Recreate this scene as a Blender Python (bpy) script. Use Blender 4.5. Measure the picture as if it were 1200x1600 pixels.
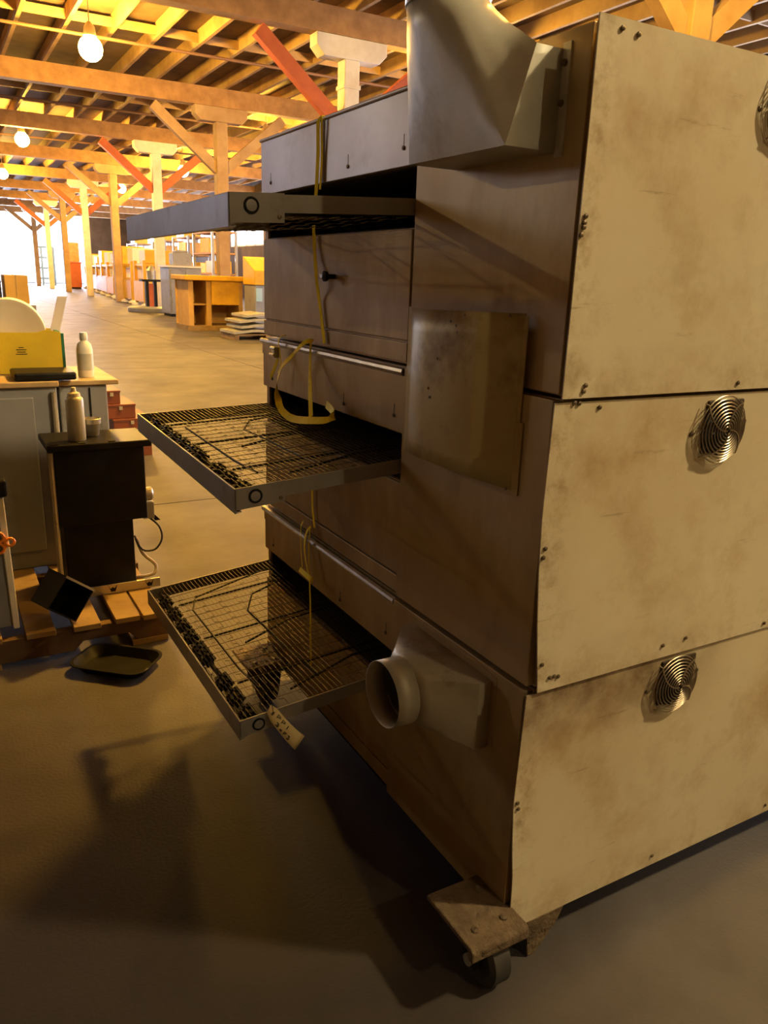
import bpy, bmesh, math, random
from mathutils import Vector, Matrix
random.seed(7)
for o in list(bpy.data.objects): bpy.data.objects.remove(o, do_unlink=True)
SC = bpy.context.scene
COL = SC.collection
PI = math.pi

# ------------------------------------------------------------------ camera
F_PX = 1217.63
YAW, PITCH, ROLL = -0.52268, -0.28890, 0.03469
CAM = Vector((-0.8784, -0.9584, 1.3325))
cy, sy, cp, sp = math.cos(YAW), math.sin(YAW), math.cos(PITCH), math.sin(PITCH)
FWD = Vector((-sy*cp, cy*cp, sp)); RT0 = Vector((cy, sy, 0)); UP0 = RT0.cross(FWD)
RT = math.cos(ROLL)*RT0 + math.sin(ROLL)*UP0
UP = -math.sin(ROLL)*RT0 + math.cos(ROLL)*UP0
cam = bpy.data.cameras.new('camera'); camo = bpy.data.objects.new('camera', cam); COL.objects.link(camo)
cam.sensor_fit = 'VERTICAL'; cam.sensor_height = 24.0; cam.lens = 24.0*F_PX/1600.0
cam.clip_start = 0.02; cam.clip_end = 400
m = Matrix((RT, UP, -FWD)).transposed().to_4x4(); m.translation = CAM
camo.matrix_world = m
SC.camera = camo
# a pixel gives a direction; the plane it is cut with gives the distance
def ray(u, v): return RT*((u-600)/F_PX) + UP*(-(v-800)/F_PX) + FWD
def PX(u, v, x=0.0): d = ray(u, v); return CAM + d*((x-CAM.x)/d.x)
def PY(u, v, y=0.0): d = ray(u, v); return CAM + d*((y-CAM.y)/d.y)
def PZ(u, v, z=0.0): d = ray(u, v); return CAM + d*((z-CAM.z)/d.z)

# ------------------------------------------------------------------ world, exposure, daylight
SC.view_settings.view_transform = 'Standard'
SC.view_settings.look = 'None'
SC.view_settings.gamma = 1.0
SC.view_settings.use_curve_mapping = False
SC.view_settings.exposure = 0.0
W = bpy.data.worlds.new('world'); SC.world = W; W.use_nodes = True
W.node_tree.nodes['Background'].inputs[0].default_value = (0.80, 0.88, 1.0, 1)
W.node_tree.nodes['Background'].inputs[1].default_value = 2.5
def daylight(name, loc, size, direction, power, color):
    L = bpy.data.lights.new(name, 'AREA'); L.shape = 'RECTANGLE'; L.size, L.size_y = size
    L.energy = power; L.color = color
    o = bpy.data.objects.new(name, L); COL.objects.link(o); o.location = loc
    o.rotation_euler = Vector(direction).to_track_quat('-Z', 'Y').to_euler()
    return o
daylight('daylight_end_door', (7.5, 78.6, 3.0), (9.0, 6.0), (0, -1, 0), 20000, (0.76, 0.80, 1.0))
daylight('unseen_side_fill', (16.3, 10.0, 2.2), (9.0, 4.2), (-1, 0, 0), 1200, (0.70, 0.74, 1.0))  # cool floor fill added through an unseen opening behind the oven
LAMP_COL = (1.0, 0.53, 0.07)
LAMP_STRENGTH = 960.0          # lamps along the far bays
LAMP_DIM = 960.0                # older, dimmer lamps over this end of the hall

# ------------------------------------------------------------------ materials
def mat(name, c1, c2=None, scale=4.0, rough=0.5, metal=0.0, bump=0.0, c3=None, s3=1.3, t3=(0.52, 0.68), coords='Object', stretch=(1, 1, 1), rough2=None, detail=5, bscale=None, spec=0.5):
    M = bpy.data.materials.new(name); M.use_nodes = True
    nt = M.node_tree; N = nt.nodes; K = nt.links; b = N['Principled BSDF']
    b.inputs['Roughness'].default_value = rough; b.inputs['Metallic'].default_value = metal
    b.inputs['Base Color'].default_value = (*c1, 1)
    M.diffuse_color = (*c1, 1); b.inputs['Specular IOR Level'].default_value = spec
    if c2 is None and not bump: return M
    tc = N.new('ShaderNodeTexCoord'); mp = N.new('ShaderNodeMapping'); mp.inputs['Scale'].default_value = stretch
    K.new(tc.outputs[coords], mp.inputs[0])
    n = N.new('ShaderNodeTexNoise'); n.inputs['Scale'].default_value = scale; n.inputs['Detail'].default_value = detail
    n.inputs['Roughness'].default_value = 0.62
    K.new(mp.outputs[0], n.inputs['Vector'])
    if c2 is not None:
        r = N.new('ShaderNodeValToRGB'); r.color_ramp.elements[0].position = 0.36; r.color_ramp.elements[1].position = 0.66
        r.color_ramp.elements[0].color = (*c1, 1); r.color_ramp.elements[1].color = (*c2, 1)
        K.new(n.outputs['Fac'], r.inputs[0]); out = r.outputs[0]
        if c3 is not None:
            n3 = N.new('ShaderNodeTexNoise'); n3.inputs['Scale'].default_value = s3; n3.inputs['Detail'].default_value = 6
            n3.inputs['Roughness'].default_value = 0.7
            mp3 = N.new('ShaderNodeMapping'); mp3.inputs['Location'].default_value = (3.7, 1.9, 5.3); mp3.inputs['Scale'].default_value = stretch
            K.new(tc.outputs[coords], mp3.inputs[0]); K.new(mp3.outputs[0], n3.inputs['Vector'])
            r3 = N.new('ShaderNodeMapRange'); r3.inputs[1].default_value = t3[0]; r3.inputs[2].default_value = t3[1]
            K.new(n3.outputs['Fac'], r3.inputs[0])
            mx = N.new('ShaderNodeMix'); mx.data_type = 'RGBA'; mx.inputs[7].default_value = (*c3, 1)
            K.new(r3.outputs[0], mx.inputs[0]); K.new(out, mx.inputs[6]); out = mx.outputs[2]
        K.new(out, b.inputs['Base Color'])
    if rough2 is not None:
        rr = N.new('ShaderNodeMapRange'); rr.inputs[3].default_value = rough; rr.inputs[4].default_value = rough2
        K.new(n.outputs['Fac'], rr.inputs[0]); K.new(rr.outputs[0], b.inputs['Roughness'])
    if bump:
        bp = N.new('ShaderNodeBump'); bp.inputs['Strength'].default_value = bump; bp.inputs['Distance'].default_value = 0.02
        if bscale:
            nb = N.new('ShaderNodeTexNoise'); nb.inputs['Scale'].default_value = bscale; nb.inputs['Detail'].default_value = 4
            K.new(mp.outputs[0], nb.inputs['Vector']); K.new(nb.outputs['Fac'], bp.inputs['Height'])
        else: K.new(n.outputs['Fac'], bp.inputs['Height'])
        K.new(bp.outputs[0], b.inputs['Normal'])
    return M
def emis(name, col, strength):
    M = bpy.data.materials.new(name); M.use_nodes = True
    b = M.node_tree.nodes['Principled BSDF']; b.inputs['Base Color'].default_value = (*col, 1)
    b.inputs['Emission Color'].default_value = (*col, 1); b.inputs['Emission Strength'].default_value = strength
    return M
MT = {
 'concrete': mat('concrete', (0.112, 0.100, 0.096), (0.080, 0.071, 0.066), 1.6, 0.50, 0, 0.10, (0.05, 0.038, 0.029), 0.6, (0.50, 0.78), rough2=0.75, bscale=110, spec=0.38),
 'joint': mat('joint', (0.05, 0.045, 0.04)),
 'cream': mat('cream_paint', (0.62, 0.55, 0.38), (0.56, 0.47, 0.30), 2.3, 0.45, 0.1, 0.06, (0.33, 0.20, 0.07), 3.0, (0.50, 0.80), rough2=0.6, bscale=3),
 'steel': mat('stained_steel', (0.47, 0.37, 0.21), (0.37, 0.26, 0.11), 2.6, 0.40, 0.45, 0.03, (0.22, 0.125, 0.04), 2.2, (0.47, 0.72), stretch=(1, 1, 0.45), rough2=0.55, bscale=5),
 'hoodsteel': mat('hood_steel', (0.50, 0.46, 0.41), (0.41, 0.36, 0.31), 3, 0.38, 0.5, 0.03, (0.28, 0.20, 0.12), 2.0, (0.58, 0.8), rough2=0.5, bscale=4),
 'edge': mat('folded_edge', (0.55, 0.52, 0.48), (0.42, 0.37, 0.30), 20, 0.3, 0.7),
 'galv': mat('galvanized', (0.60, 0.60, 0.52), (0.47, 0.46, 0.39), 9, 0.36, 0.35, 0.10, (0.30, 0.24, 0.15), 3.5, (0.56, 0.75), rough2=0.5, bscale=7),
 'galvdull': mat('galvanized_dull', (0.46, 0.42, 0.32), (0.34, 0.29, 0.20), 7, 0.5, 0.35, 0.15, (0.20, 0.14, 0.08), 6, (0.55, 0.72), rough2=0.65, bscale=10),
 'shield': mat('shield_steel', (0.50, 0.43, 0.22), (0.40, 0.29, 0.10), 3.2, 0.45, 0.25, 0.05, (0.20, 0.11, 0.035), 3.6, (0.50, 0.68), rough2=0.6),
 'black': mat('black_iron', (0.006, 0.0058, 0.0056), (0.013, 0.012, 0.011), 12, 0.5, 0.1, 0.05, spec=0.25),
 'inside': mat('dark_inside', (0.012, 0.011, 0.010), (0.02, 0.018, 0.015), 6, 0.8),  # near-black colour for the tunnel lining, damper and slots
 'wire': mat('greasy_wire', (0.10, 0.075, 0.05), (0.05, 0.035, 0.022), 30, 0.5, 0.5),
 'frame': mat('conveyor_frame', (0.34, 0.33, 0.31), (0.26, 0.23, 0.19), 6, 0.42, 0.5, 0.03, (0.14, 0.10, 0.06), 5, (0.55, 0.75)),
 'fanmetal': mat('fan_metal', (0.075, 0.055, 0.032), (0.04, 0.03, 0.02), 30, 0.45, 0.4),
 'chrome': mat('chrome_wire', (0.42, 0.35, 0.25), None, rough=0.33, metal=0.9),
 'screw': mat('rusty_screw', (0.10, 0.07, 0.04), (0.22, 0.17, 0.11), 60, 0.5, 0.5),
 'rust': mat('rusty_plate', (0.16, 0.11, 0.058), (0.09, 0.058, 0.030), 28, 0.8, 0.1, 0.6, (0.07, 0.05, 0.035), 11, (0.55, 0.7)),
 'rubber': mat('rubber', (0.02, 0.02, 0.02), (0.05, 0.04, 0.03), 20, 0.7),
 'strap': mat('yellow_webbing', (0.95, 0.76, 0.03), (0.85, 0.65, 0.02), 40, 0.85, 0, 0.0, spec=0.08),
 'tag': mat('manila_tag', (0.86, 0.70, 0.34), (0.80, 0.62, 0.28), 12, 0.75),
 'ink': mat('ink', (0.02, 0.015, 0.012)),
 'wood': mat('old_timber', (0.42, 0.24, 0.09), (0.28, 0.15, 0.055), 3, 0.75, 0, 0.2, stretch=(1, 1, 1)),
 'rafter': mat('rafter_timber', (0.46, 0.32, 0.16), (0.32, 0.20, 0.09), 1.5, 0.7, 0, 0.1),
 'deck': mat('roof_boards', (0.16, 0.105, 0.065), (0.10, 0.065, 0.045), 2, 0.85),
 'whitepost': mat('white_painted_timber', (0.78, 0.74, 0.64), (0.66, 0.60, 0.48), 2.5, 0.6, 0, 0.05),
 'redbrace': mat('red_painted_timber', (0.55, 0.13, 0.035), (0.44, 0.10, 0.03), 3, 0.6),
 'wall': mat('wall_boards', (0.12, 0.085, 0.055), (0.08, 0.055, 0.035), 1.2, 0.85),
 'palletwood': mat('pallet_wood', (0.34, 0.23, 0.10), (0.25, 0.16, 0.07), 6, 0.8, 0, 0.3, (0.16, 0.09, 0.04), 5, (0.58, 0.75)),
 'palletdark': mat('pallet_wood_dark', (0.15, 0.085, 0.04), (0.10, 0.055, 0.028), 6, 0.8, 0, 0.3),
 'greycab': mat('grey_enamel', (0.31, 0.32, 0.34), (0.25, 0.26, 0.28), 2.2, 0.45, 0.1, 0.03, (0.10, 0.09, 0.08), 3, (0.58, 0.8)),
 'worntop': mat('worn_wood_top', (0.55, 0.40, 0.20), (0.40, 0.27, 0.12), 8, 0.6, 0, 0.1),
 'yellowbox': mat('yellow_carton', (0.78, 0.58, 0.02), (0.66, 0.47, 0.02), 5, 0.6),
 'green': mat('green_carton', (0.02, 0.17, 0.08)),
 'whiteplastic': mat('white_plastic', (0.82, 0.80, 0.70), (0.76, 0.72, 0.60), 6, 0.45),
 'canlabel': mat('can_label', (0.60, 0.62, 0.54), (0.52, 0.52, 0.42), 25, 0.35, 0.2),
 'clearstrip': mat('pale_strip', (0.62, 0.58, 0.56), None, rough=0.25),
 'redbox': mat('oxide_red', (0.20, 0.050, 0.025), (0.15, 0.04, 0.02), 5, 0.55),
 'orange': mat('orange_plastic', (0.80, 0.25, 0.02), None, rough=0.4),
 'alu': mat('aluminium', (0.58, 0.56, 0.50), (0.48, 0.45, 0.38), 12, 0.35, 0.6),
 'yellowpaint': mat('yellow_paint', (0.72, 0.42, 0.015), (0.58, 0.33, 0.012), 4, 0.5),
 'tan': mat('tan_carton', (0.62, 0.40, 0.14), (0.52, 0.32, 0.10), 4, 0.75),
 'paper': mat('white_carton', (0.80, 0.78, 0.74), None, rough=0.7),
 'bluesteel': mat('pale_blue_steel', (0.35, 0.55, 0.66), None, rough=0.5),
 'pipe': mat('iron_pipe', (0.16, 0.09, 0.06), None, rough=0.6),
 'lamp': emis('sodium_globe', LAMP_COL, LAMP_STRENGTH),
 'lampdim': emis('sodium_globe_dim', (1.0, 0.77, 0.41), LAMP_DIM),
 'lamphood': mat('lamp_hood', (0.30, 0.27, 0.22), None, rough=0.4, metal=0.6),
 'hood_pane': emis('hood_fill_glow', (0.60, 0.68, 1.0), 9.0),  # glow of the panes added on the left wall
 'pane': emis('daylit_fill_pane', (0.90, 0.86, 1.0), 8.0),
}

def wear(name, base, top):
    # adds dirt along the sheet's borders, fine scuffs and (top > 0) a baked-on stain under the seam above
    M = MT[base].copy(); M.name = name; nt = M.node_tree; N = nt.nodes; K = nt.links; b = N['Principled BSDF']
    src = b.inputs['Base Color'].links[0].from_socket
    tc = N.new('ShaderNodeTexCoord'); sx = N.new('ShaderNodeSeparateXYZ'); K.new(tc.outputs['Object'], sx.inputs[0])
    def noise(sc, st, loc):
        mp = N.new('ShaderNodeMapping'); mp.inputs['Scale'].default_value = st; mp.inputs['Location'].default_value = loc
        n = N.new('ShaderNodeTexNoise'); n.inputs['Scale'].default_value = sc; n.inputs['Detail'].default_value = 7; n.inputs['Roughness'].default_value = 0.7
        K.new(tc.outputs['Object'], mp.inputs[0]); K.new(mp.outputs[0], n.inputs['Vector']); return n.outputs['Fac']
    def rng(s, a, b2, c=0.0, d=1.0):
        r = N.new('ShaderNodeMapRange'); r.inputs[1].default_value = a; r.inputs[2].default_value = b2; r.inputs[3].default_value = c; r.inputs[4].default_value = d
        K.new(s, r.inputs[0]); return r.outputs[0]
    def mul(a, b2):
        m_ = N.new('ShaderNodeMath'); m_.operation = 'MULTIPLY'; K.new(a, m_.inputs[0])
        if isinstance(b2, float): m_.inputs[1].default_value = b2
        else: K.new(b2, m_.inputs[1])
        return m_.outputs[0]
    def over(fac, col):
        nonlocal src
        mx = N.new('ShaderNodeMix'); mx.data_type = 'RGBA'; mx.inputs[7].default_value = (*col, 1); K.new(fac, mx.inputs[0]); K.new(src, mx.inputs[6]); src = mx.outputs[2]
    over(mul(rng(sx.outputs[0], -0.70, -0.755), rng(noise(18, (1, 1, 1), (1, 2, 3)), 0.48, 0.70, 0.0, 0.8)), (0.24, 0.14, 0.05))
    over(mul(rng(sx.outputs[2], 0.09, 0.0), rng(noise(9, (1, 1, 1), (5, 2, 3)), 0.46, 0.72, 0.0, 0.8)), (0.28, 0.17, 0.065))
    over(mul(rng(noise(5, (1.0, 1, 9.0), (2, 7, 1)), 0.64, 0.74), 0.55), (0.16, 0.11, 0.06))
    over(mul(rng(noise(2.2, (1, 1, 1), (8, 3, 6)), 0.52, 0.72), 0.55), (0.36, 0.22, 0.08))
    if top: over(mul(rng(sx.outputs[2], 0.36, 0.53), mul(rng(sx.outputs[0], -0.18, -0.42), rng(noise(6, (1, 1, 1), (4, 4, 9)), 0.30, 0.58, 0.0, top))), (0.12, 0.06, 0.02))
    K.new(src, b.inputs['Base Color']); return M
def grime_shade(M, cx, cy_, r0, r1, col):
    # grime plus shade put into the floor colour by the oven, ragged outline
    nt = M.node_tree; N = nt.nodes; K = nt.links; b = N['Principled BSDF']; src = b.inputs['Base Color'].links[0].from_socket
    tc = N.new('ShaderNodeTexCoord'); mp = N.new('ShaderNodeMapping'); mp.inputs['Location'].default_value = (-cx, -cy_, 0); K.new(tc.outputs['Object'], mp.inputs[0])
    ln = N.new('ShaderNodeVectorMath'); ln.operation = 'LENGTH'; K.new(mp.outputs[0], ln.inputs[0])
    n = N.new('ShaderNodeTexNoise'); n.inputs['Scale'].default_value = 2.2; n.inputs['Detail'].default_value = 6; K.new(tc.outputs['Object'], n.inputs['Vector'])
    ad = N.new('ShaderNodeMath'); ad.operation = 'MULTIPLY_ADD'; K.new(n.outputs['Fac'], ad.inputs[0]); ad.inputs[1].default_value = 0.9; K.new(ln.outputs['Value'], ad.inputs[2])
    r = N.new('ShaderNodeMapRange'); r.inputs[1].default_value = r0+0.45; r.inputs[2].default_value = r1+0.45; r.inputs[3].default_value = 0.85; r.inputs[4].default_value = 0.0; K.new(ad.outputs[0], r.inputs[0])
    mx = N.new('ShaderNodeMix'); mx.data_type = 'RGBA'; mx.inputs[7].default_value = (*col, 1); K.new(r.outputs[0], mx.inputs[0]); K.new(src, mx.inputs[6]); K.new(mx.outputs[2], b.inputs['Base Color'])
grime_shade(MT['concrete'], -1.1, 0.2, 0.9, 1.55, (0.026, 0.018, 0.012))
MT['cream_a'] = wear('cream_paint_worn', 'cream', 0.0)
MT['cream_b'] = wear('cream_paint_stained', 'cream', 1.0)

# ------------------------------------------------------------------ mesh helpers
class B:
    def __init__(s): s.v = []; s.f = []
    def add(s, vs, fs):
        n = len(s.v); s.v += [tuple(p) for p in vs]; s.f += [tuple(i+n for i in q) for q in fs]; return s
    def box(s, x0, x1, y0, y1, z0, z1, M=None):
        vs = [Vector((x, y, z)) for z in (z0, z1) for y in (y0, y1) for x in (x0, x1)]
        if M: vs = [M @ p for p in vs]
        return s.add(vs, [(0, 2, 3, 1), (4, 5, 7, 6), (0, 1, 5, 4), (2, 6, 7, 3), (0, 4, 6, 2), (1, 3, 7, 5)])
    def loft(s, loops, closed=True, cap0=False, cap1=False):
        n = len(loops[0]); vs = [p for L in loops for p in L]; fs = []
        for i in range(len(loops)-1):
            for j in range(n if closed else n-1):
                a, b2 = i*n+j, i*n+(j+1) % n
                fs.append((a, b2, b2+n, a+n))
        if cap0: fs.append(tuple(reversed(range(n))))
        if cap1: fs.append(tuple((len(loops)-1)*n+j for j in range(n)))
        return s.add(vs, fs)
    def tube(s, pts, r, n=6, caps=True):
        pts = [Vector(p) for p in pts]; loops = []; up = None
        for i, p in enumerate(pts):
            t = (pts[min(i+1, len(pts)-1)] - pts[max(i-1, 0)]).normalized()
            if up is None: up = Vector((0, 0, 1)) if abs(t.z) < 0.9 else Vector((1, 0, 0))
            a = (up - t*up.dot(t))
            if a.length < 1e-4: a = t.orthogonal()
            a.normalize(); up = a; b2 = t.cross(a)
            rr = r[i] if isinstance(r, (list, tuple)) else r
            loops.append([p + a*(rr*math.cos(2*PI*k/n+PI/4)) + b2*(rr*math.sin(2*PI*k/n+PI/4)) for k in range(n)])
        return s.loft(loops, True, caps, caps)
    def ring(s, c, ax, R, r, n=24, m_=4):
        c = Vector(c); ax = Vector(ax).normalized(); a = ax.orthogonal().normalized(); b2 = ax.cross(a)
        vs = []; fs = []
        for i in range(n):
            d = a*math.cos(2*PI*i/n) + b2*math.sin(2*PI*i/n)
            for j in range(m_): vs.append(c + d*(R + r*math.cos(2*PI*j/m_)) + ax*(r*math.sin(2*PI*j/m_)))
        for i in range(n):
            for j in range(m_):
                a0 = i*m_+j; a1 = i*m_+(j+1) % m_; b0 = ((i+1) % n)*m_+j; b1 = ((i+1) % n)*m_+(j+1) % m_
                fs.append((a0, b0, b1, a1))
        return s.add(vs, fs)
    def lathe(s, prof, c=(0, 0, 0), ax=(0, 0, 1), n=24, cap=True):
        c = Vector(c); ax = Vector(ax).normalized(); a = ax.orthogonal().normalized(); b2 = ax.cross(a)
        L = [[c + ax*h + (a*math.cos(2*PI*k/n) + b2*math.sin(2*PI*k/n))*r for k in range(n)] for r, h in prof]
        return s.loft(L, True, cap, cap)
    def prism(s, poly, dirv):
        n = len(poly); a = [Vector(p) for p in poly]; d = Vector(dirv)
        return s.add(a + [p+d for p in a], [tuple(reversed(range(n))), tuple(range(n, 2*n))] + [(i, (i+1) % n, (i+1) % n+n, i+n) for i in range(n)])
    def ribbon(s, pts, w, th=0.0012):
        # pts: list of (point, width direction)
        L = []
        for i, (p, wd) in enumerate(pts):
            p = Vector(p); wd = Vector(wd).normalized()
            t = (Vector(pts[min(i+1, len(pts)-1)][0]) - Vector(pts[max(i-1, 0)][0])).normalized()
            nn = t.cross(wd); nn = nn.normalized() if nn.length > 1e-6 else Vector((1, 0, 0))
            wd = nn.cross(t).normalized()
            L.append([p+wd*w/2+nn*th/2, p-wd*w/2+nn*th/2, p-wd*w/2-nn*th/2, p+wd*w/2-nn*th/2])
        return s.loft(L, True, True, True)
    def xf(s, M): s.v = [tuple(M @ Vector(p)) for p in s.v]; return s
    def build(s, name, material, parent=None, smooth=False, bevel=0.0, solid=0.0, org=None, kind=None, seg=2):
        me = bpy.data.meshes.new(name)
        root = parent
        while root is not None and root.parent is not None: root = root.parent
        off = Vector(root.location) if root is not None else Vector(org or (0, 0, 0))
        # world-space vertices, stored relative to the thing's base
        me.from_pydata([tuple(Vector(p)-off) for p in s.v], [], s.f); me.update()
        bm = bmesh.new(); bm.from_mesh(me); bmesh.ops.recalc_face_normals(bm, faces=bm.faces); bm.to_mesh(me); bm.free()
        if smooth: me.polygons.foreach_set('use_smooth', [True]*len(me.polygons))
        me.materials.append(MT[material] if isinstance(material, str) else material)
        o = bpy.data.objects.new(name, me); COL.objects.link(o)
        if parent is not None: o.parent = parent
        else: o.location = off
        if bevel:
            md = o.modifiers.new('bevel', 'BEVEL'); md.width = bevel; md.segments = seg; md.limit_method = 'ANGLE'
        if solid:
            md = o.modifiers.new('solid', 'SOLIDIFY'); md.thickness = solid; md.offset = 0
        if smooth and hasattr(me, 'set_sharp_from_angle'): me.set_sharp_from_angle(angle=math.radians(38))
        if kind: o['kind'] = kind
        return o
def tag(o, label=None, cat=None, group=None, kind=None):
    if label: o['label'] = label
    if cat: o['category'] = cat
    if group: o['group'] = group
    if kind: o['kind'] = kind
    return o
def thing(name, loc, label, cat, group=None):
    o = bpy.data.objects.new(name, None); COL.objects.link(o); o.location = loc; o.empty_display_size = 0.05
    return tag(o, label, cat, group)
def dup(root, loc, label=None):
    def cp_(o, par):
        c = o.copy(); COL.objects.link(c); c.parent = par
        for ch in list(o.children): cp_(ch, c)
        return c
    r = cp_(root, None); r.location = loc
    if label: r['label'] = label
    return r
def lerp(a, b2, t): return a+(b2-a)*t
ORD = ['first', 'second', 'third', 'fourth', 'fifth', 'sixth', 'seventh', 'eighth', 'ninth', 'tenth']

# ------------------------------------------------------------------ building shell
X0, X1, Y0, Y1, ZR = -12.0, 16.0, -14.0, 78.0, 6.5
fl = B().box(X0, X1, Y0, Y1+8, -0.25, -0.03).build('floor', 'joint'); tag(fl, 'worn concrete floor slabs of the warehouse', kind='structure')
SL = 7.05; g = 0.006
xs = [X0] + [3.35+SL*k for k in range(-2, 2) if X0 < 3.35+SL*k < X1] + [X1]
ys = [Y0] + [3.6+SL*k for k in range(-3, 12) if Y0 < 3.6+SL*k < Y1+8] + [Y1+8]
for i in range(len(xs)-1):
    for j in range(len(ys)-1):
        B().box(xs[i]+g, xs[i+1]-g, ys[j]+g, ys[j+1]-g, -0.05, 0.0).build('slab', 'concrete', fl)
ce = B().box(X0, X1, Y0, Y1, ZR, ZR+0.12).build('ceiling', 'deck'); tag(ce, 'dark boarded roof on timber beams and rafters', kind='structure')
BEAMY = [-8.9, -1.3, 6.4, 14.2, 22.1, 29.4, 37.0, 44.5, 52.0, 59.5, 67.0, 74.5]
for y in BEAMY:
    B().box(X0, X1, y-0.16, y+0.16, 5.74, 6.20).build('beam', 'wood', ce)
k = X0+0.45
while k < X1:
    B().box(k-0.04, k+0.04, Y0, Y1, 6.20, ZR).build('rafter', 'rafter', ce); k += 0.92
for y in (18.2, 26.0, 33.4):
    B().tube([(X0, y, 6.02), (X1, y, 6.02)], 0.035, 8).build('sprinkler_pipe', 'pipe', ce)
for y in (10.3, 18.15, 25.8):   # bridging blocks between the rafters
    k = X0+0.91
    while k < X1-1:
        if -2 < k < 14: B().box(k-0.42, k+0.42, y-0.025, y+0.025, 6.24, 6.42).build('bridging', 'rafter', ce)
        k += 0.92
DX0, DX1, DZ = 3.0, 12.0, 6.0
wb = B().box(X0, DX0, Y1, Y1+0.2, 0, ZR).box(DX1, X1, Y1, Y1+0.2, 0, ZR).box(DX0, DX1, Y1, Y1+0.2, DZ, ZR).build('wall_back', 'wall'); wb['kind'] = 'structure'
HOODFILL = [(17.0+6.6*i, 22.4+6.6*i) for i in range(3)]      # unseen glowing panes added for a cool reflection in the hood
wl = B().box(X0-0.2, X0, Y0, Y1, 0, 4.2).box(X0-0.2, X0, Y0, Y1, 6.1, ZR)
prev = Y0
for a, b2 in HOODFILL: wl.box(X0-0.2, X0, prev, a, 4.2, 6.1); prev = b2
wl.box(X0-0.2, X0, prev, Y1, 4.2, 6.1)
wl = wl.build('wall_left', 'wall'); wl['kind'] = 'structure'
wf = B().box(X0, X1, Y0-0.2, Y0, 0, ZR).build('wall_front', 'wall'); wf['kind'] = 'structure'
WIN = []
WINR = [(22.0+7.0*i, 27.6+7.0*i) for i in range(7)]     # right-wall windows, row extended to add cool fill on the floor
wr = B().box(X1, X1+0.2, Y0, 5.5, 0, 3.0).box(X1, X1+0.2, 14.5, Y1, 0, 3.0).box(X1, X1+0.2, Y0, Y1, 5.5, ZR)  # leaves a gap for the added side fill
wr.box(X1, X1+0.2, Y0, 5.5, 3.0, 5.5).box(X1, X1+0.2, 5.5, 14.5, 4.4, 5.5)
prev = 14.5
for a, b2 in WINR: wr.box(X1, X1+0.2, prev, a, 3.0, 5.5); prev = b2
wr.box(X1, X1+0.2, prev, Y1, 3.0, 5.5)
wr = wr.build('wall_right', 'wall'); wr['kind'] = 'structure'
for i, (a, b2) in enumerate(WINR):
    wn = B()
    for t in (0, 0.25, 0.5, 0.75, 1): yy = lerp(a, b2, t); wn.box(X1-0.02, X1+0.1, yy-0.04, yy+0.04, 3.0, 5.5)
    for zz_ in (3.04, 5.46): wn.box(X1-0.02, X1+0.1, a, b2, zz_-0.04, zz_+0.04)
    w = wn.build('fill_window_%d' % (i+1+len(WIN)+len(HOODFILL)), 'whitepost'); w['kind'] = 'structure'
    for q in range(4): B().box(X1+0.04, X1+0.06, lerp(a, b2, q/4)+0.04, lerp(a, b2, (q+1)/4)-0.04, 3.08, 5.42).build('pane', 'pane', w)
for i, (a, b2) in enumerate(HOODFILL):
    wn = B()
    for t in (0, 0.25, 0.5, 0.75, 1): yy = lerp(a, b2, t); wn.box(X0-0.1, X0+0.02, yy-0.04, yy+0.04, 4.2, 6.1)
    for zz_ in (4.24, 6.06): wn.box(X0-0.1, X0+0.02, a, b2, zz_-0.04, zz_+0.04)
    w = wn.build('fill_window_%d' % (i+1+len(WIN)), 'whitepost'); w['kind'] = 'structure'
    for q in range(4): B().box(X0-0.06, X0-0.04, lerp(a, b2, q/4)+0.04, lerp(a, b2, (q+1)/4)-0.04, 4.28, 6.02).build('pane', 'hood_pane', w)

# ------------------------------------------------------------------ timber posts
def post(x, y, painted, label):
    r = thing('timber_post', (x, y, 0), label, 'post', 'posts along the aisle')
    pm = 'whitepost' if painted else 'rafter'; bm_ = 'redbrace' if painted else 'rafter'
    h = 0.16
    B().box(x-h, x+h, y-h, y+h, 0, 5.36).build('shaft', pm, r, bevel=0.015)
    cw = 0.75
    B().prism([(x-cw, y-h-0.01, 5.735), (x-cw, y-h-0.01, 5.52), (x-cw+0.16, y-h-0.01, 5.36), (x+cw-0.16, y-h-0.01, 5.36), (x+cw, y-h-0.01, 5.52), (x+cw, y-h-0.01, 5.735)], (0, 2*h+0.02, 0)).build('cap', pm, r, bevel=0.012)
    if painted: B().box(x-h-0.02, x+h+0.02, y-h-0.02, y+h+0.02, 4.86, 4.93).build('band', pm, r)
    for s in (-1, 1):
        a = Vector((x+s*0.10, y, 4.15)); b2 = Vector((x+s*1.85, y, 5.62)); d = (b2-a).normalized(); n = Vector((-d.z, 0, d.x))*0.13
        B().prism([a+n+Vector((0, -0.09, 0)), a-n+Vector((0, -0.09, 0)), b2-n+Vector((0, -0.09, 0)), b2+n+Vector((0, -0.09, 0))], (0, 0.18, 0)).build('brace', bm_, r)
    return r
POSTX = 6.72
post(7.3, 6.4, False, 'timber post with splayed braces rising behind the oven top at the right')
post(POSTX, 14.2, True, 'white T-capped post with red braces just above the oven hood')
post(POSTX, 22.1, False, 'bare timber post with braces behind the tan counter')
post(POSTX, 29.4, True, 'white T-capped post with red braces at the platform scale')
post(POSTX, 37.0, False, 'bare timber post among the yellow racks, next beyond the platform scale')
post(POSTX, 44.5, True, 'narrow white-painted post with red braces halfway along the yellow racks')
post(POSTX, 52.0, False, 'bare timber post beside the far end of the racks')
post(POSTX, 59.5, True, 'white post with red braces against the bright doorway')
post(POSTX, 67.0, False, 'farthest dark timber post silhouetted in the bright doorway')

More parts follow.
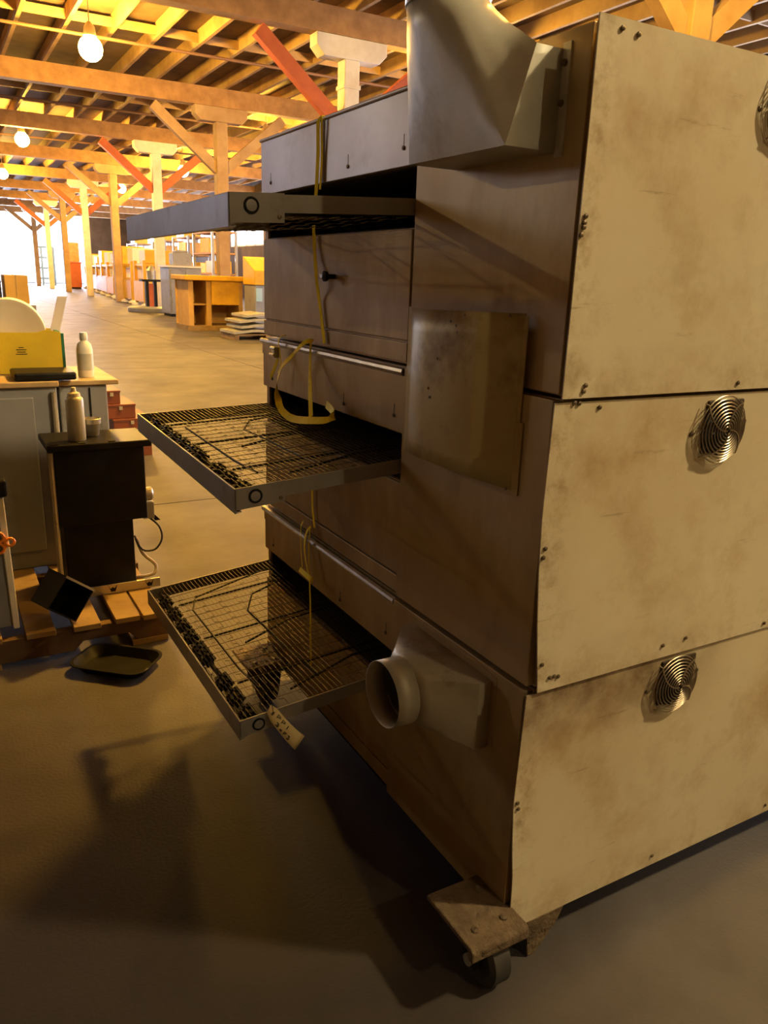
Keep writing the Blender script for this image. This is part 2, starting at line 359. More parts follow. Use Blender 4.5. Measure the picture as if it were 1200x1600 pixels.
# ------------------------------------------------------------------ sodium lamps
def lamp(x, y, label, z=5.5, dim=False, R=0.23):
    r = thing('hanging_lamp', (x, y, z-0.2), label, 'lamp', 'sodium lamps under the roof')
    B().lathe([(0.001, -R)] + [(R*math.cos(a), R*math.sin(a)) for a in [(-80+20*i)*PI/180 for i in range(8)]] + [(0.08, R*0.95)], (x, y, z), n=16).build('globe', 'lampdim' if dim else 'lamp', r, smooth=True)
    B().lathe([(0.11, R*0.9), (0.13, R*0.95), (0.10, R+0.16), (0.04, R+0.24), (0.001, R+0.25)], (x, y, z), n=16).build('ballast_hood', 'lamphood', r, smooth=True)
    B().tube([(x, y, z+R+0.24), (x, y, 6.52)], 0.012, 6).build('hanger', 'lamphood', r)
for (x, y, s, *rr_) in [(2.45, 17.0, 'brightest sodium lamp hanging at the top left'),
                  (2.5, 30.4, 'second bright sodium lamp at the left edge'),
                  (2.8, 42.2, 'third sodium lamp at the left edge below the second'),
                  (9.12, 46.7, 'sodium lamp above the yellow racks'),
                  (9.2, 34.7, 'sodium lamp between the white T-capped post and the bare post'),
                  (8.6, 54.8, 'small far sodium lamp over the red crate'),
                  (9.0, 24.5, 'sodium lamp hidden behind the oven hood', 0.19),
                  (9.0, 14.5, 'sodium lamp behind the top of the oven', 0.16),
                  (3.0, 3.7, 'sodium lamp hanging above and beyond the oven', 0.26),
                  (3.6, -2.6, 'sodium lamp hanging behind the photographer on the right', 0.195),
                  (1.3, -5.6, 'sodium lamp hanging straight behind the photographer', 0.09),
                  (-9.0, 14.0, 'unseen warm lamp added at the far left to light the oven ends', 0.11),  # added out of view to warm the oven end faces
                  (9.5, 0.4, 'sodium lamp hanging off to the right of the oven', 0.19)]:
    lamp(x, y, s, 5.7 if y == 46.7 else 5.5, dim=(y < 3 and x < 8) or x < 0, R=rr_[0] if rr_ else 0.23)

# ------------------------------------------------------------------ conveyor ovens
HY = 0.482            # where the end housing stops and the tunnel side starts
YF = 1.33             # far side
XE = 1.5              # other end
def loop_rect(ya, yb, za, zb, xf_, n=10):
    P = []
    for i in range(n): P.append((ya, zb, 0))  # placeholder, replaced below
    c = [(ya, za), (yb, za), (yb, zb), (ya, zb)]
    P = []
    for e in range(4):
        a, b2 = c[e], c[(e+1) % 4]
        for i in range(n):
            t = i/n; yy, zz = lerp(a[0], b2[0], t), lerp(a[1], b2[1], t)
            P.append(Vector((xf_(zz), yy, zz)))
    return P
def screw(b, x, z, y=-0.0135, r=0.0045):
    b.lathe([(r, 0), (r*0.9, -0.002), (r*0.3, -0.003)], (x, y, z), (0, 1, 0), n=8)

def fan(parent, cx, cz, y=-0.0125):
    f = B(); s = 0.050; fx, fz = cx+0.012, cz+0.004
    outer = [Vector((fx+sx*s, y-0.001, fz+sz*s)) for sx, sz in ((-1, -1), (1, -1), (1, 1), (-1, 1))]
    f.prism([p + Vector((0, -0.004, 0)) for p in outer], (0, 0.006, 0))
    fr = f.build('fan_frame', 'fanmetal', parent, bevel=0.004)
    bl = B()
    for i in range(7):
        a = 2*PI*i/7; L = []
        for t in (0, 0.5, 1):
            rr = lerp(0.014, 0.050, t); aa = a+0.5*t
            for da, dy in ((0, 0), (0.55, -0.006)):
                pass
            L.append([Vector((cx+rr*math.cos(aa), y-0.0065, cz+rr*math.sin(aa))), Vector((cx+rr*math.cos(aa+0.6), y-0.0115, cz+rr*math.sin(aa+0.6))),
                      Vector((cx+rr*math.cos(aa+0.6), y-0.0105, cz+rr*math.sin(aa+0.6))), Vector((cx+rr*math.cos(aa), y-0.0055, cz+rr*math.sin(aa)))])
        bl.loft(L, True, True, True)
    bl.lathe([(0.016, 0), (0.016, -0.007), (0.001, -0.008)], (cx, y-0.005, cz), (0, 1, 0), n=14)
    bl.build('fan_blades', 'black', fr)
    gb = B()
    for i in range(10):
        R = 0.008+0.0061*i
        bulge = 0.024 - 0.012*(i/9)**2
        gb.ring((cx, y-bulge, cz), (0, 1, 0), R, 0.00125, 28, 4)
    for k2 in range(4):
        pts = []
        for i in range(9):
            t = i/8; R = 0.004+0.062*t; a = k2*PI/2+PI/4+0.9*(1-t)
            pts.append((cx+R*math.cos(a), y-(0.0255-0.012*t*t), cz+R*math.sin(a)))
        pts.append((cx+0.070*math.cos(k2*PI/2+PI/4), y-0.006, cz+0.070*math.sin(k2*PI/2+PI/4)))
        gb.tube(pts, 0.0014, 4)
    gb.build('fan_guard', 'chrome', fr, smooth=True)
    for dx, dz in ((-0.070, -0.006), (0.074, 0.010)):
        st = B(); screw(st, cx+dx, cz+dz, y-0.001, 0.005); st.build('fan_screw', 'screw', fr)

def rear_panel(parent, T, Bz, edge, yp):
    # sheet with a slightly bowed left edge; edge(z) gives the left x
    b = B(); nx, nz = 26, 16; th = 0.0025
    def vv(i, j, yo):
        z = lerp(Bz, T, j/nz); xl = edge(z); x = lerp(xl, XE, i/nx)
        d = 0.0035*math.sin(PI*i/nx*2.2+T*7)*math.sin(PI*j/nz)
        if i == 0: d *= 0
        return Vector((x, yo-d*0.8, z))
    L0 = [[vv(i, j, yp) for i in range(nx+1)] for j in range(nz+1)]
    L1 = [[vv(i, j, yp+0.0025) for i in range(nx+1)] for j in range(nz+1)]
    b.loft(L0, False); b.loft(L1, False)
    # rim
    rim = [(0, j) for j in range(nz+1)] + [(i, nz) for i in range(1, nx+1)] + [(nx, j) for j in range(nz-1, -1, -1)] + [(i, 0) for i in range(nx-1, 0, -1)]
    b.loft([[L0[j][i] for i, j in rim], [L1[j][i] for i, j in rim]], True)
    return b.build('rear_panel', 'cream_b' if T < 0.8 else 'cream_a', parent, smooth=True)

def conveyor(parent, zf, drop, twist, hgt):
    sl = drop/0.39
    def zz(x, y): return zf + (sl*x if x < 0 else 0) + (twist*(y-0.484)/0.846*(-x/0.39) if x < 0 else 0)
    def slab(b, xa, xb, ya, yb, top, bot, n=1):
        L = []
        for i in range(n+1):
            x = lerp(xa, xb, i/n)
            L.append([Vector((x, ya, zz(x, ya)+bot)), Vector((x, yb, zz(x, yb)+bot)), Vector((x, yb, zz(x, yb)+top)), Vector((x, ya, zz(x, ya)+top))])
        b.loft(L, True, True, True)
    NY, FY = 0.487, 1.326
    fr = B()
    slab(fr, -0.392, -0.388, NY-0.003, FY+0.003, 0, -hgt)
    slab(fr, -0.388, -0.376, NY, FY, -hgt+0.003, -hgt)
    c = fr.build('conveyor_frame', 'frame', parent, bevel=0.0012)
    parent = c        # everything else on the conveyor hangs on its frame
    sp_ = B(); slab(sp_, -0.392, -0.283, NY-0.003, NY, 0, -hgt*0.86)
    sp_.build('conveyor_side_plate', 'frame', parent)
    cz = zz(-0.348, NY)-0.022
    B().ring((-0.348, NY-0.004, cz), (0, 1, 0), 0.013, 0.0022, 24, 6).build('bearing_ring', 'black', c, smooth=True)
    B().lathe([(0.0105, 0), (0.0105, -0.003), (0.001, -0.0035)], (-0.348, NY-0.002, cz), (0, 1, 0), n=18).build('shaft_end', 'frame', c, smooth=True)
    B().lathe([(0.005, 0), (0.004, -0.003), (0.001, -0.0035)], (-0.293, NY-0.002, zz(-0.293, NY)-hgt*0.68), (0, 1, 0), n=8).build('bolt', 'screw', c)
    r1 = B(); slab(r1, -0.283, 0.0, NY, NY+0.003, -0.002, -0.034); slab(r1, 0.0, 1.28, NY, NY+0.003, -0.002, -0.034)
    r1.build('conveyor_rail', 'frame', parent)
    r2 = B(); slab(r2, -0.388, 0.0, FY-0.003, FY, -0.002, -0.036); slab(r2, 0.0, 1.28, FY-0.003, FY, -0.002, -0.036)
    r2.build('conveyor_rail', 'frame', parent)
    # shaft and sprockets
    xs_ = -0.355
    B().tube([(xs_, NY, zz(xs_, NY)-0.022), (xs_, FY, zz(xs_, FY)-0.022)], 0.006, 8).build('drive_shaft', 'black', parent)
    for yk in (0.535, 0.62, 0.70, 0.845, 0.90, 0.98, 1.06, 1.15, 1.25):
        b = B(); zc = zz(xs_, yk)-0.022
        prof = []
        for i in range(28):
            a = 2*PI*i/28; rr = 0.0195 if i % 4 < 2 else 0.0145
            prof.append((rr*math.cos(a), rr*math.sin(a)))
        for yo in (-0.020, 0.006):
            b.prism([(xs_+px_, yk+yo, zc+pz_) for px_, pz_ in prof], (0, 0.014, 0))
        b.lathe([(0.012, -0.026), (0.012, 0.026)], (xs_, yk, zc), (0, 1, 0), n=10)
        b.build('sprocket', 'black', parent)
    # wire belt: rods across the width with small links
    bb = B(); nl = 20; pitch = 0.0125; off = pitch*0.5
    def rod(x, zfun, phase, xdir=1.0, zdir=0.0):
        pts = []
        for i in range(nl):
            ya = lerp(NY+0.008, FY-0.008, i/nl); yb = lerp(NY+0.008, FY-0.008, (i+1)/nl)
            o = off if i % 2 else -off
            pts.append((x+o*xdir, ya, zfun(ya)+o*zdir)); pts.append((x+o*xdir, yb-0.0015, zfun(yb)+o*zdir))
        bb.tube(pts, 0.0009, 3, False)
    x = xs_; i = 0
    while x < 0.62:
        rod(x, lambda y, x=x: zz(x, y)-0.003 - 0.0025*math.sin(PI*(y-NY)/(FY-NY))*(1 if x < 0 else 0.5), i); x += pitch; i += 1
    for a in range(1, 7):     # turn round the sprockets
        th = a*PI/6.5
        rod(xs_-0.0195*math.sin(th), lambda y, th=th: zz(xs_, y)-0.0225+0.0195*math.cos(th), i, math.cos(th), math.sin(th)); i += 1
    x = xs_
    while x < 0.30:
        rod(x, lambda y, x=x: zz(x, y)-0.040-0.003*math.sin(7*x+y*9), i); x += pitch*4; i += 1
    bb.build('wire_belt', 'wire', parent, kind='stuff')
    # rods that carry the belt
    sr = B()
    for yk in (0.66, 0.93, 1.18):
        sr.tube([(-0.335, yk, zz(-0.335, yk)-0.012), (0.0, yk, zz(0, yk)-0.012), (0.6, yk, zz(0.6, yk)-0.012)], 0.0032, 5)
    for pts in ([(-0.30, 0.60), (-0.31, 0.72), (-0.31, 1.12), (-0.28, 1.20), (-0.05, 1.27), (0.3, 1.29)],
                [(-0.16, 0.58), (-0.17, 0.74), (-0.18, 1.02), (-0.13, 1.12), (0.05, 1.2)],
                [(-0.25, 0.84), (-0.10, 0.90), (0.12, 0.93)], [(-0.24, 0.56), (-0.05, 0.62), (0.2, 0.64)]):
        sr.tube([(a, b2, zz(a, b2)-0.010) for a, b2 in pts], 0.003, 5)
    sr.build('support_rods', 'black', parent)
    return c

DECK = [  # top z, bottom z, panel bottom z, conveyor z at face, drop, twist, plate height, label
 (1.703, 1.161, 1.160, 1.495, 0.020, -0.004, 0.060, 'top oven of the stack with the large elbow duct and a conveyor seen edge-on'),
 (1.157, 0.631, 0.628, 0.957, 0.032, 0.017, 0.052, 'middle oven of the stack with a bent metal shield on its end'),
 (0.627, 0.100, 0.094, 0.438, 0.036, -0.006, 0.048, 'bottom oven of the stack standing on casters with an open round duct'),
]
def interp(tab):
    def f(z):
        if z >= tab[0][0]: return tab[0][1]
        for (z0, v0), (z1, v1) in zip(tab, tab[1:]):
            if z >= z1: return lerp(v0, v1, (z0-z)/(z0-z1))
        return tab[-1][1]
    return f
EDGE = [lambda z: -0.016, interp([(1.157, -0.025), (1.06, -0.027), (0.967, -0.029), (0.867, -0.025), (0.76, -0.016), (0.64, -0.002), (0.62, 0.0)]),
        interp([(0.631, -0.020), (0.50, -0.024), (0.397, -0.027), (0.30, -0.020), (0.216, -0.011), (0.10, -0.008)])]
ovens = []
for d, (T, Bt, PB, zf, drop, tw, hg, lab) in enumerate(DECK):
    r = thing('conveyor_oven', (0.75, 0.66, Bt), lab, 'oven', 'stacked conveyor ovens'); ovens.append(r)
    # the shell leaves the conveyor tunnel open
    zh = T-0.147; zb = zf-0.046
    bd = B().box(0.006, XE, 0.004, HY, Bt, T-0.002).box(0.006, XE, HY, YF, zh, T-0.002).box(0.006, XE, HY, YF, Bt, zb-0.012)
    bd.box(0.006, XE, YF-0.02, YF, zb-0.012, zh).box(1.30, XE, HY, YF-0.02, zb-0.012, zh)
    bd.build('shell', 'inside' if False else 'steel', r)
    B().box(0.012, 1.30, HY+0.001, HY+0.003, zb-0.010, zh-0.001).box(0.012, 1.30, YF-0.023, YF-0.021, zb-0.010, zh-0.001).box(0.012, 1.30, HY+0.003, YF-0.023, zb-0.011, zb-0.009).box(0.012, 1.30, HY+0.003, YF-0.023, zh-0.003, zh-0.001).box(1.296, 1.299, HY+0.003, YF-0.023, zb-0.010, zh-0.002).build('tunnel_lining', 'inside', r)
    hb = B().box(-0.004, 0.006, HY+0.004, YF+0.003, zh, T-(0.004 if d == 0 else 0.016))
    hood = hb.build('hood_panel', 'hoodsteel' if d == 0 else 'steel', r, bevel=0.0015)
    if d:
        B().tube([(-0.008, HY+0.004, T-0.012), (-0.008, YF+0.003, T-0.012)], 0.0085, 8).build('hood_lip', 'edge', r, smooth=True)
        B().box(-0.0065, -0.004, HY+0.004, YF+0.003, T-0.050, T-0.016).build('hood_flange', 'steel', r)
    else:
        B().box(-0.010, 0.02, HY+0.004, YF+0.003, T-0.008, T).build('hood_lip', 'hoodsteel', r, bevel=0.003)
    for yk, zk in ((1.26, zh+0.028), (0.78, zh+0.024), (0.53, zh+0.035)):
        st = B()
        st.lathe([(0.0045, 0), (0.004, -0.003), (0.001, -0.0035)], (-0.004, yk, zk), (1, 0, 0), n=8)
        st.box(-0.0046, -0.0038, yk-0.001, yk+0.001, zk+0.002, zk+0.026)
        st.build('slot_screw', 'screw', hood)
    door = B().box(-0.002, 0.006, HY+0.006, YF-0.004, Bt+0.050, zb-0.014).build('door_panel', 'steel', r, bevel=0.0015)
    if d == 0:
        B().lathe([(0.006, 0), (0.006, -0.020), (0.012, -0.022), (0.013, -0.030), (0.006, -0.034)], (-0.002, 0.845, 1.337), (1, 0, 0), n=12).build('knob', 'black', door, smooth=True)
        B().box(-0.020, -0.002, 0.872, 0.900, 1.331, 1.343).build('latch', 'edge', door, bevel=0.002)
    B().box(-0.003, 0.006, HY+0.006, YF-0.002, Bt+0.004, Bt+0.045).build('sill_strip', 'steel', r, bevel=0.0015)
    dxo = (0, -0.010, -0.014)[d]
    B().box(dxo-0.001, 0.006, 0.008, HY-0.001, Bt+0.002, T-0.003).build('end_panel', 'steel', r, bevel=0.0015)
    yp = (-0.0185, -0.0125, -0.0065)[d]
    pn = rear_panel(r, T-0.001 if d == 0 else T-0.004, PB, EDGE[d], yp)
    fan(pn, (0.420, 0.378, 0.366)[d], (1.630, 1.088, 0.560)[d], yp)
    SCW = [[(972, 44), (997, 54), (914, 338), (912, 348), (911, 355), (907, 367), (914, 602), (911, 611), (1152, 598)],
           [(897, 629), (904, 630), (936, 636), (851, 857), (848, 871), (846, 1038), (858, 1058), (865, 1056), (871, 1056), (1035, 1008), (1071, 996), (1193, 973)],
           [(808, 1254), (809, 1263), (1018, 1336), (1195, 1257)]][d]
    for (u, v) in SCW:
        p = PY(u, v, yp); s = B(); screw(s, p.x, p.z, yp-0.0015, 0.0042); s.build('screw', 'screw', pn)
    conveyor(r, zf, drop, tw, hg)

# elbow duct on the top oven
def rect_circ(ya, yb, za, zb, xb, xt, cc, R, axis, n=10):
    """loops: rectangle on the end panel, slanted collar, then round"""
    def xf_(z): return lerp(xb, xt, (z-za)/(zb-za))
    wall = loop_rect(ya, yb, za, zb, lambda z: 0.0, n)
    coll = loop_rect(ya, yb, za, zb, xf_, n)
    circ = []
    for i in range(4*n):
        a = -3*PI/4 + 2*PI*i/(4*n)
        if axis == 'z': circ.append(Vector((cc[0]+R*math.sin(a)*1.0, cc[1]+R*math.cos(a)*(-1) if False else cc[1]+R*math.cos(a), cc[2])))
        else: circ.append(Vector((cc[0], cc[1]+R*math.cos(a), cc[2]+R*math.sin(a))))
    return wall, coll, circ
top = ovens[0]
wall_, coll, circ = rect_circ(0.068, 0.345, 1.533, 1.675, -0.100, -0.055, (-0.088, 0.262, 1.765), 0.068, 'z')
loops = [wall_, coll]
rnd = random.Random(3)
for i in range(1, 7):
    t = i/6; L = []
    for a, b2 in zip(coll, circ):
        p = a.lerp(b2, t)
        if i < 6: p += Vector((rnd.uniform(-1, 1)*0.0015, rnd.uniform(-1, 1)*0.0015, 0)) - Vector((0, 0, 0.012*math.sin(PI*t)*0.3))
        L.append(p)
    loops.append(L)
duct = B().loft(loops, True).build('elbow_duct', 'galv', top, smooth=True, solid=0.0016)
duct['label'] = 'dented galvanized elbow duct turning up'
B().lathe([(0.0692, 0), (0.0692, 0.012), (0.0712, 0.015), (0.0692, 0.018), (0.0692, 0.42)], (-0.088, 0.262, 1.760), (0, 0, 1), n=40, cap=False).build('round_pipe', 'galv', duct, smooth=True, solid=0.0014)
B().box(-0.004, -0.001, 0.050, 0.068, 1.525, 1.683).build('duct_flange', 'galv', duct)
for zk in (1.60, 1.655): B().lathe([(0.005, 0), (0.005, -0.004), (0.001, -0.006)], (-0.004, 0.060, zk), (1, 0, 0), n=8).build('duct_screw', 'screw', duct)

# bent shield on the middle oven
mid = ovens[1]
prof = [(0.092, -0.012), (0.098, -0.014), (0.103, -0.018), (0.150, -0.062), (0.155, -0.065), (0.30, -0.070), (0.335, -0.066), (0.375, -0.054), (0.420, -0.034), (0.455, -0.020)]
L = []
for t in (0.0, 0.15, 0.35, 0.55, 0.75, 0.9, 1.0):
    row = []
    for (y, x) in prof:
        zt = 1.283+0.004*(y < 0.2); zb = 0.978 - x*0.30
        row.append(Vector((x - 0.004*math.sin(PI*t)*(0.13 < y < 0.4), y, lerp(zt, zb, t))))
    L.append(row)
sh = B().loft(L, False).build('shield', 'shield', mid, smooth=True, solid=0.002)
sh['label'] = 'bent rust-stained metal shield'
B().box(-0.014, -0.012, 0.076, 0.094, 0.975, 1.105).box(-0.014, -0.012, 0.084, 0.094, 1.105, 1.283).build('shield_flange', 'shield', sh, bevel=0.0006)
for (u, v) in ((708, 502), (716, 509), (730, 492), (718, 519), (687, 560), (674, 620), (672, 606)):
    p = PX(u, v, -0.0705); B().lathe([(0.0030, 0), (0.001, -0.001)], (-0.0755, p.y, p.z), (1, 0, 0), n=7).build('shield_hole', 'screw', sh)
for (u, v) in ((803, 493), (771, 747), (796, 763)):
    p = PX(u, v, -0.03); B().lathe([(0.003, 0), (0.001, -0.001)], (p.x-0.008, p.y, p.z), (1, 0.4, 0), n=7).build('shield_hole', 'screw', sh)

# open round duct on the bottom oven
bot = ovens[2]
def rc2(ya, yb, za, zb, xc, cc, R, n=10):
    wall = loop_rect(ya, yb, za, zb, lambda z: -0.014, n); coll = loop_rect(ya, yb, za, zb, lambda z: xc, n)
    circ = [Vector((cc[0], cc[1]+R*math.cos(-3*PI/4-0+2*PI*i/(4*n)) * 1, cc[2]+R*math.sin(-3*PI/4+2*PI*i/(4*n)))) for i in range(4*n)]
    return wall, coll, circ
wall_, coll, circ = rc2(0.100, 0.390, 0.457, 0.600, -0.045, (-0.130, 0.242, 0.538), 0.0665)
loops = [wall_, coll]
for i in range(1, 6):
    t = i/5; L = []
    for a, b2 in zip(coll, circ):
        p = a.lerp(b2, t)
        if 0 < i < 5: p += Vector((0, rnd.uniform(-1, 1)*0.0015, rnd.uniform(-1, 1)*0.0015))
        L.append(p)
    loops.append(L)
ld = B().loft(loops, True).build('round_duct', 'galvdull', bot, smooth=True, solid=0.0016)
ld['label'] = 'dull galvanized duct with an open round mouth'
B().lathe([(0.0678, 0), (0.0678, -0.050)], (-0.127, 0.242, 0.538), (1, 0, 0), n=40, cap=False).build('collar', 'galvdull', ld, smooth=True, solid=0.0014)
B().box(-0.0165, -0.0145, 0.085, 0.101, 0.445, 0.612).build('duct_flange', 'steel', ld)
B().box(-0.0165, -0.0145, 0.101, 0.405, 0.600, 0.614).build('duct_flange', 'steel', ld)
# damper plate inside the mouth
B().lathe([(0.060, 0), (0.060, -0.002)], (-0.120, 0.242, 0.538), (1, 0.25, 0), n=28).build('damper', 'inside', ld)

# base and casters of the bottom oven
B().box(0.02, XE-0.02, 0.03, YF-0.02, 0.066, 0.100).build('base_frame', 'black', bot)
def caster(cx, cy_, sx, sy_):
    x0, x1 = sorted((cx, cx+sx*0.135)); y0, y1 = sorted((cy_, cy_+sy_*0.160))
    pl = B()
    n = 6; prof2 = [(y0+0.012-0.012*math.sin(a), 0.150-0.012*(1-math.cos(a))) for a in [PI/2*(1-i/n) for i in range(n+1)]]
    poly = [(y1, 0.150), (y1, 0.138)] + [(y0+0.018, 0.138), (y0+0.016, 0.120), (y0, 0.120)] + [(p[0], p[1]) for p in prof2]
    pl.prism([(x0, a, b2) for a, b2 in poly], (x1-x0, 0, 0))
    pl = pl.build('caster_plate', 'rust', bot, bevel=0.004)
    for (ax_, ay) in ((0.25, 0.25), (0.75, 0.25), (0.25, 0.78), (0.75, 0.78)):
        B().lathe([(0.008, 0), (0.007, 0.003), (0.001, 0.004)], (lerp(x0, x1, ax_), lerp(y0, y1, ay), 0.150), n=8).build('plate_bolt', 'screw', pl)
    wx, wy = (x0+x1)/2+0.012, (y0+y1)/2-0.02
    for s_ in (-1, 1):
        fk = B(); fk.prism([(wx+s_*0.034, wy-0.045, 0.138), (wx+s_*0.034, wy+0.045, 0.138), (wx+s_*0.034, wy+0.022, 0.050), (wx+s_*0.034, wy-0.022, 0.050)], (s_*0.005, 0, 0))
        fk.build('caster_fork', 'black', bot, bevel=0.001)
    w = B().lathe([(0.030, -0.026), (0.050, -0.026), (0.060, -0.018), (0.060, 0.018), (0.050, 0.026), (0.030, 0.026)], (wx, wy, 0.060), (1, 0, 0), n=32).build('caster_wheel', 'rubber', bot, smooth=True)
    B().lathe([(0.012, -0.045), (0.012, 0.045)], (wx, wy, 0.060), (1, 0, 0), n=12).build('axle', 'alu', w)
    return pl
caster(-0.004, 0.100, -1, -1)
for cx, cy_, sx, sy_ in ((-0.002, 1.30, -1, -1), (XE, 0.100, 1, -1), (XE, 1.30, 1, -1)): caster(cx, cy_, sx, sy_)
B().prism([(0.0, -0.008, 0.094), (0.135, -0.008, 0.094), (0.118, -0.008, 0.060), (0.068, -0.008, 0.004), (0.048, -0.008, 0.004), (0.040, -0.008, 0.060)], (0, 0.005, 0)).build('gusset', 'rust', bot, bevel=0.001)
B().box(-0.004, 0.050, -0.006, 0.100, 0.060, 0.125).build('caster_leg', 'rust', bot, bevel=0.002)

# ------------------------------------------------------------------ yellow straps and tag
Yd = Vector((0, 1, 0)); Zd = Vector((0, 0, 1)); Xd = Vector((1, 0, 0))
def strap(label, parts, group='yellow straps on the ovens'):
    org = parts[0][1][0][0]
    r = thing('tie_strap', org, label, 'strap', group)
    for nm, pts, w in parts: B().ribbon(pts, w).build(nm, 'strap', r, smooth=False)
    return r
def smoothpts(P, n=4):
    out = []
    for i in range(len(P)-1):
        p0 = P[max(i-1, 0)]; p1 = P[i]; p2 = P[i+1]; p3 = P[min(i+2, len(P)-1)]
        for k2 in range(n):
            t = k2/n
            out.append(0.5*((2*p1)+(p2-p0)*t+(2*p0-5*p1+4*p2-p3)*t*t+(3*p1-p0-3*p2+p3)*t*t*t))
    out.append(P[-1]); return out
def ribpx(list_, wd, n=4):
    P = smoothpts([PX(u, v, x) for u, v, x in list_], n); return [(p, wd) for p in P]
strap('yellow strap hanging over the top hood and down the top oven door', [
    ('strap_over_hood', [(Vector((0.05, 0.925, 1.705)), Yd), (Vector((-0.006, 0.925, 1.706)), Yd), (Vector((-0.013, 0.927, 1.695)), Yd)] + ribpx([(497, 240, -0.012), (494, 300, -0.014), (491, 330, -0.016)], Yd, 2), 0.018),
    ('strap_tail', [(Vector((-0.014, 0.905, 1.700)), Yd)] + ribpx([(503, 250, -0.010), (500, 296, -0.012)], Yd, 2), 0.011),
    ('strap_on_door', ribpx([(490, 352, -0.012), (492, 400, -0.012), (495, 440, -0.024), (499, 470, -0.010), (507, 536, -0.010)], Yd, 3), 0.016)])
def c4(u, v, x): return (400+u/8.571, 500+v/8.571, x)
sB = strap('looped yellow strap with a buckle hanging at the middle oven opening', [
    ('strap_loop', ribpx([c4(760, 290, -0.020), c4(690, 285, -0.030), c4(600, 345, -0.040), c4(480, 480, -0.050), c4(350, 620, -0.060), c4(290, 800, -0.072), c4(288, 1000, -0.085), c4(330, 1180, -0.098), c4(430, 1290, -0.108), c4(560, 1335, -0.115), c4(740, 1345, -0.120), c4(950, 1340, -0.115), c4(1045, 1280, -0.095), c4(1010, 1200, -0.065), c4(940, 1130, -0.035)], Vector((0.35, 0.75, 0.5)), 4), 0.019),
    ('strap_drop', ribpx([c4(735, 280, -0.022), c4(725, 500, -0.028), c4(722, 800, -0.045), c4(735, 1300, -0.112)], Vector((0.1, 1, 0)), 3), 0.014),
    ('strap_short', ribpx([c4(400, 205, -0.012), c4(330, 225, -0.024), c4(300, 300, -0.030), c4(315, 420, -0.032), c4(330, 600, -0.036), c4(300, 700, -0.05)], Vector((0.2, 1, 0)), 3), 0.012),
    ('strap_tail', ribpx([c4(295, 520, -0.034), c4(250, 640, -0.040), c4(195, 770, -0.044)], Vector((0, 1, 0.35)), 3), 0.014)])
pb = PX(*c4(265, 425, -0.034))
B().box(pb.x-0.010, pb.x+0.006, pb.y-0.012, pb.y+0.012, pb.z-0.016, pb.z+0.014).tube([(pb.x-0.008, pb.y-0.018, pb.z+0.010), (pb.x-0.008, pb.y+0.018, pb.z+0.010)], 0.005, 8).tube([(pb.x-0.012, pb.y-0.016, pb.z-0.008), (pb.x-0.012, pb.y+0.016, pb.z-0.008)], 0.004, 8).build('buckle', 'alu', sB, bevel=0.002)
def c5(u, v, x): return (440+u/5.333, 760+v/5.333, x)
strap('knotted yellow strap hanging over the bottom oven lip through the belt', [
    ('strap_on_door', ribpx([c5(255, 20, -0.010), c5(258, 180, -0.010), c5(275, 345, -0.010)], Yd, 2), 0.010),
    ('strap_loop', ribpx([c5(180, 292, -0.020), c5(160, 350, -0.026), c5(162, 520, -0.028), c5(172, 675, -0.030)], Vector((0.3, 1, 0)), 3), 0.010),
    ('strap_fold', ribpx([c5(245, 335, -0.020), c5(210, 380, -0.030), c5(190, 500, -0.034), c5(205, 640, -0.034), c5(235, 770, -0.034)], Vector((0.2, 1, 0)), 3), 0.014),
    ('strap_fold', ribpx([c5(240, 340, -0.018), c5(228, 480, -0.026), c5(228, 620, -0.028), c5(235, 770, -0.032)], Vector((0.2, 1, 0)), 3), 0.010),
    ('strap_knot', ribpx([c5(150, 690, -0.036), c5(200, 735, -0.044), c5(240, 770, -0.048), c5(262, 790, -0.040)], Vector((0.5, 0.3, 1)), 3), 0.014),
    ('strap_end', ribpx([c5(235, 760, -0.034), c5(236, 860, -0.040), c5(240, 1000, -0.050), c5(240, 1250, -0.075), c5(244, 1490, -0.100)], Yd, 3), 0.007)])

# tag
tl = [PY(425, 1098, 0.478), PY(415, 1116, 0.476), PY(461, 1172, 0.452), PY(476, 1150, 0.452)]
tg = thing('paper_tag', (tl[0]+tl[2])*0.5, 'manila paper tag with handwriting on the bottom conveyor rail', 'tag')
L = []
for i in range(9):
    t = i/8; a = tl[0].lerp(tl[3], t); b2 = tl[1].lerp(tl[2], t); bend = Vector((0, -0.012*math.sin(PI*t), -0.004*math.sin(PI*t)))
    cut = 0.16 if i == 0 else 0
    L.append([a.lerp(b2, cut)+bend, a.lerp(b2, 0.5)+bend, b2.lerp(a, cut)+bend])
paper = B().loft(L, False).build('paper', 'tag', tg, smooth=True, solid=0.0005)
def tagpt(t, s, lift=0.0012):
    a = tl[0].lerp(tl[3], t); b2 = tl[1].lerp(tl[2], t)
    return b2.lerp(a, s) + Vector((0, -0.012*math.sin(PI*t)-lift, -0.004*math.sin(PI*t)))
B().lathe([(0.0045, 0), (0.0045, -0.0006)], tagpt(0.11, 0.52, 0.0006), (0, 1, 0), n=14).build('eyelet', 'screw', tg)
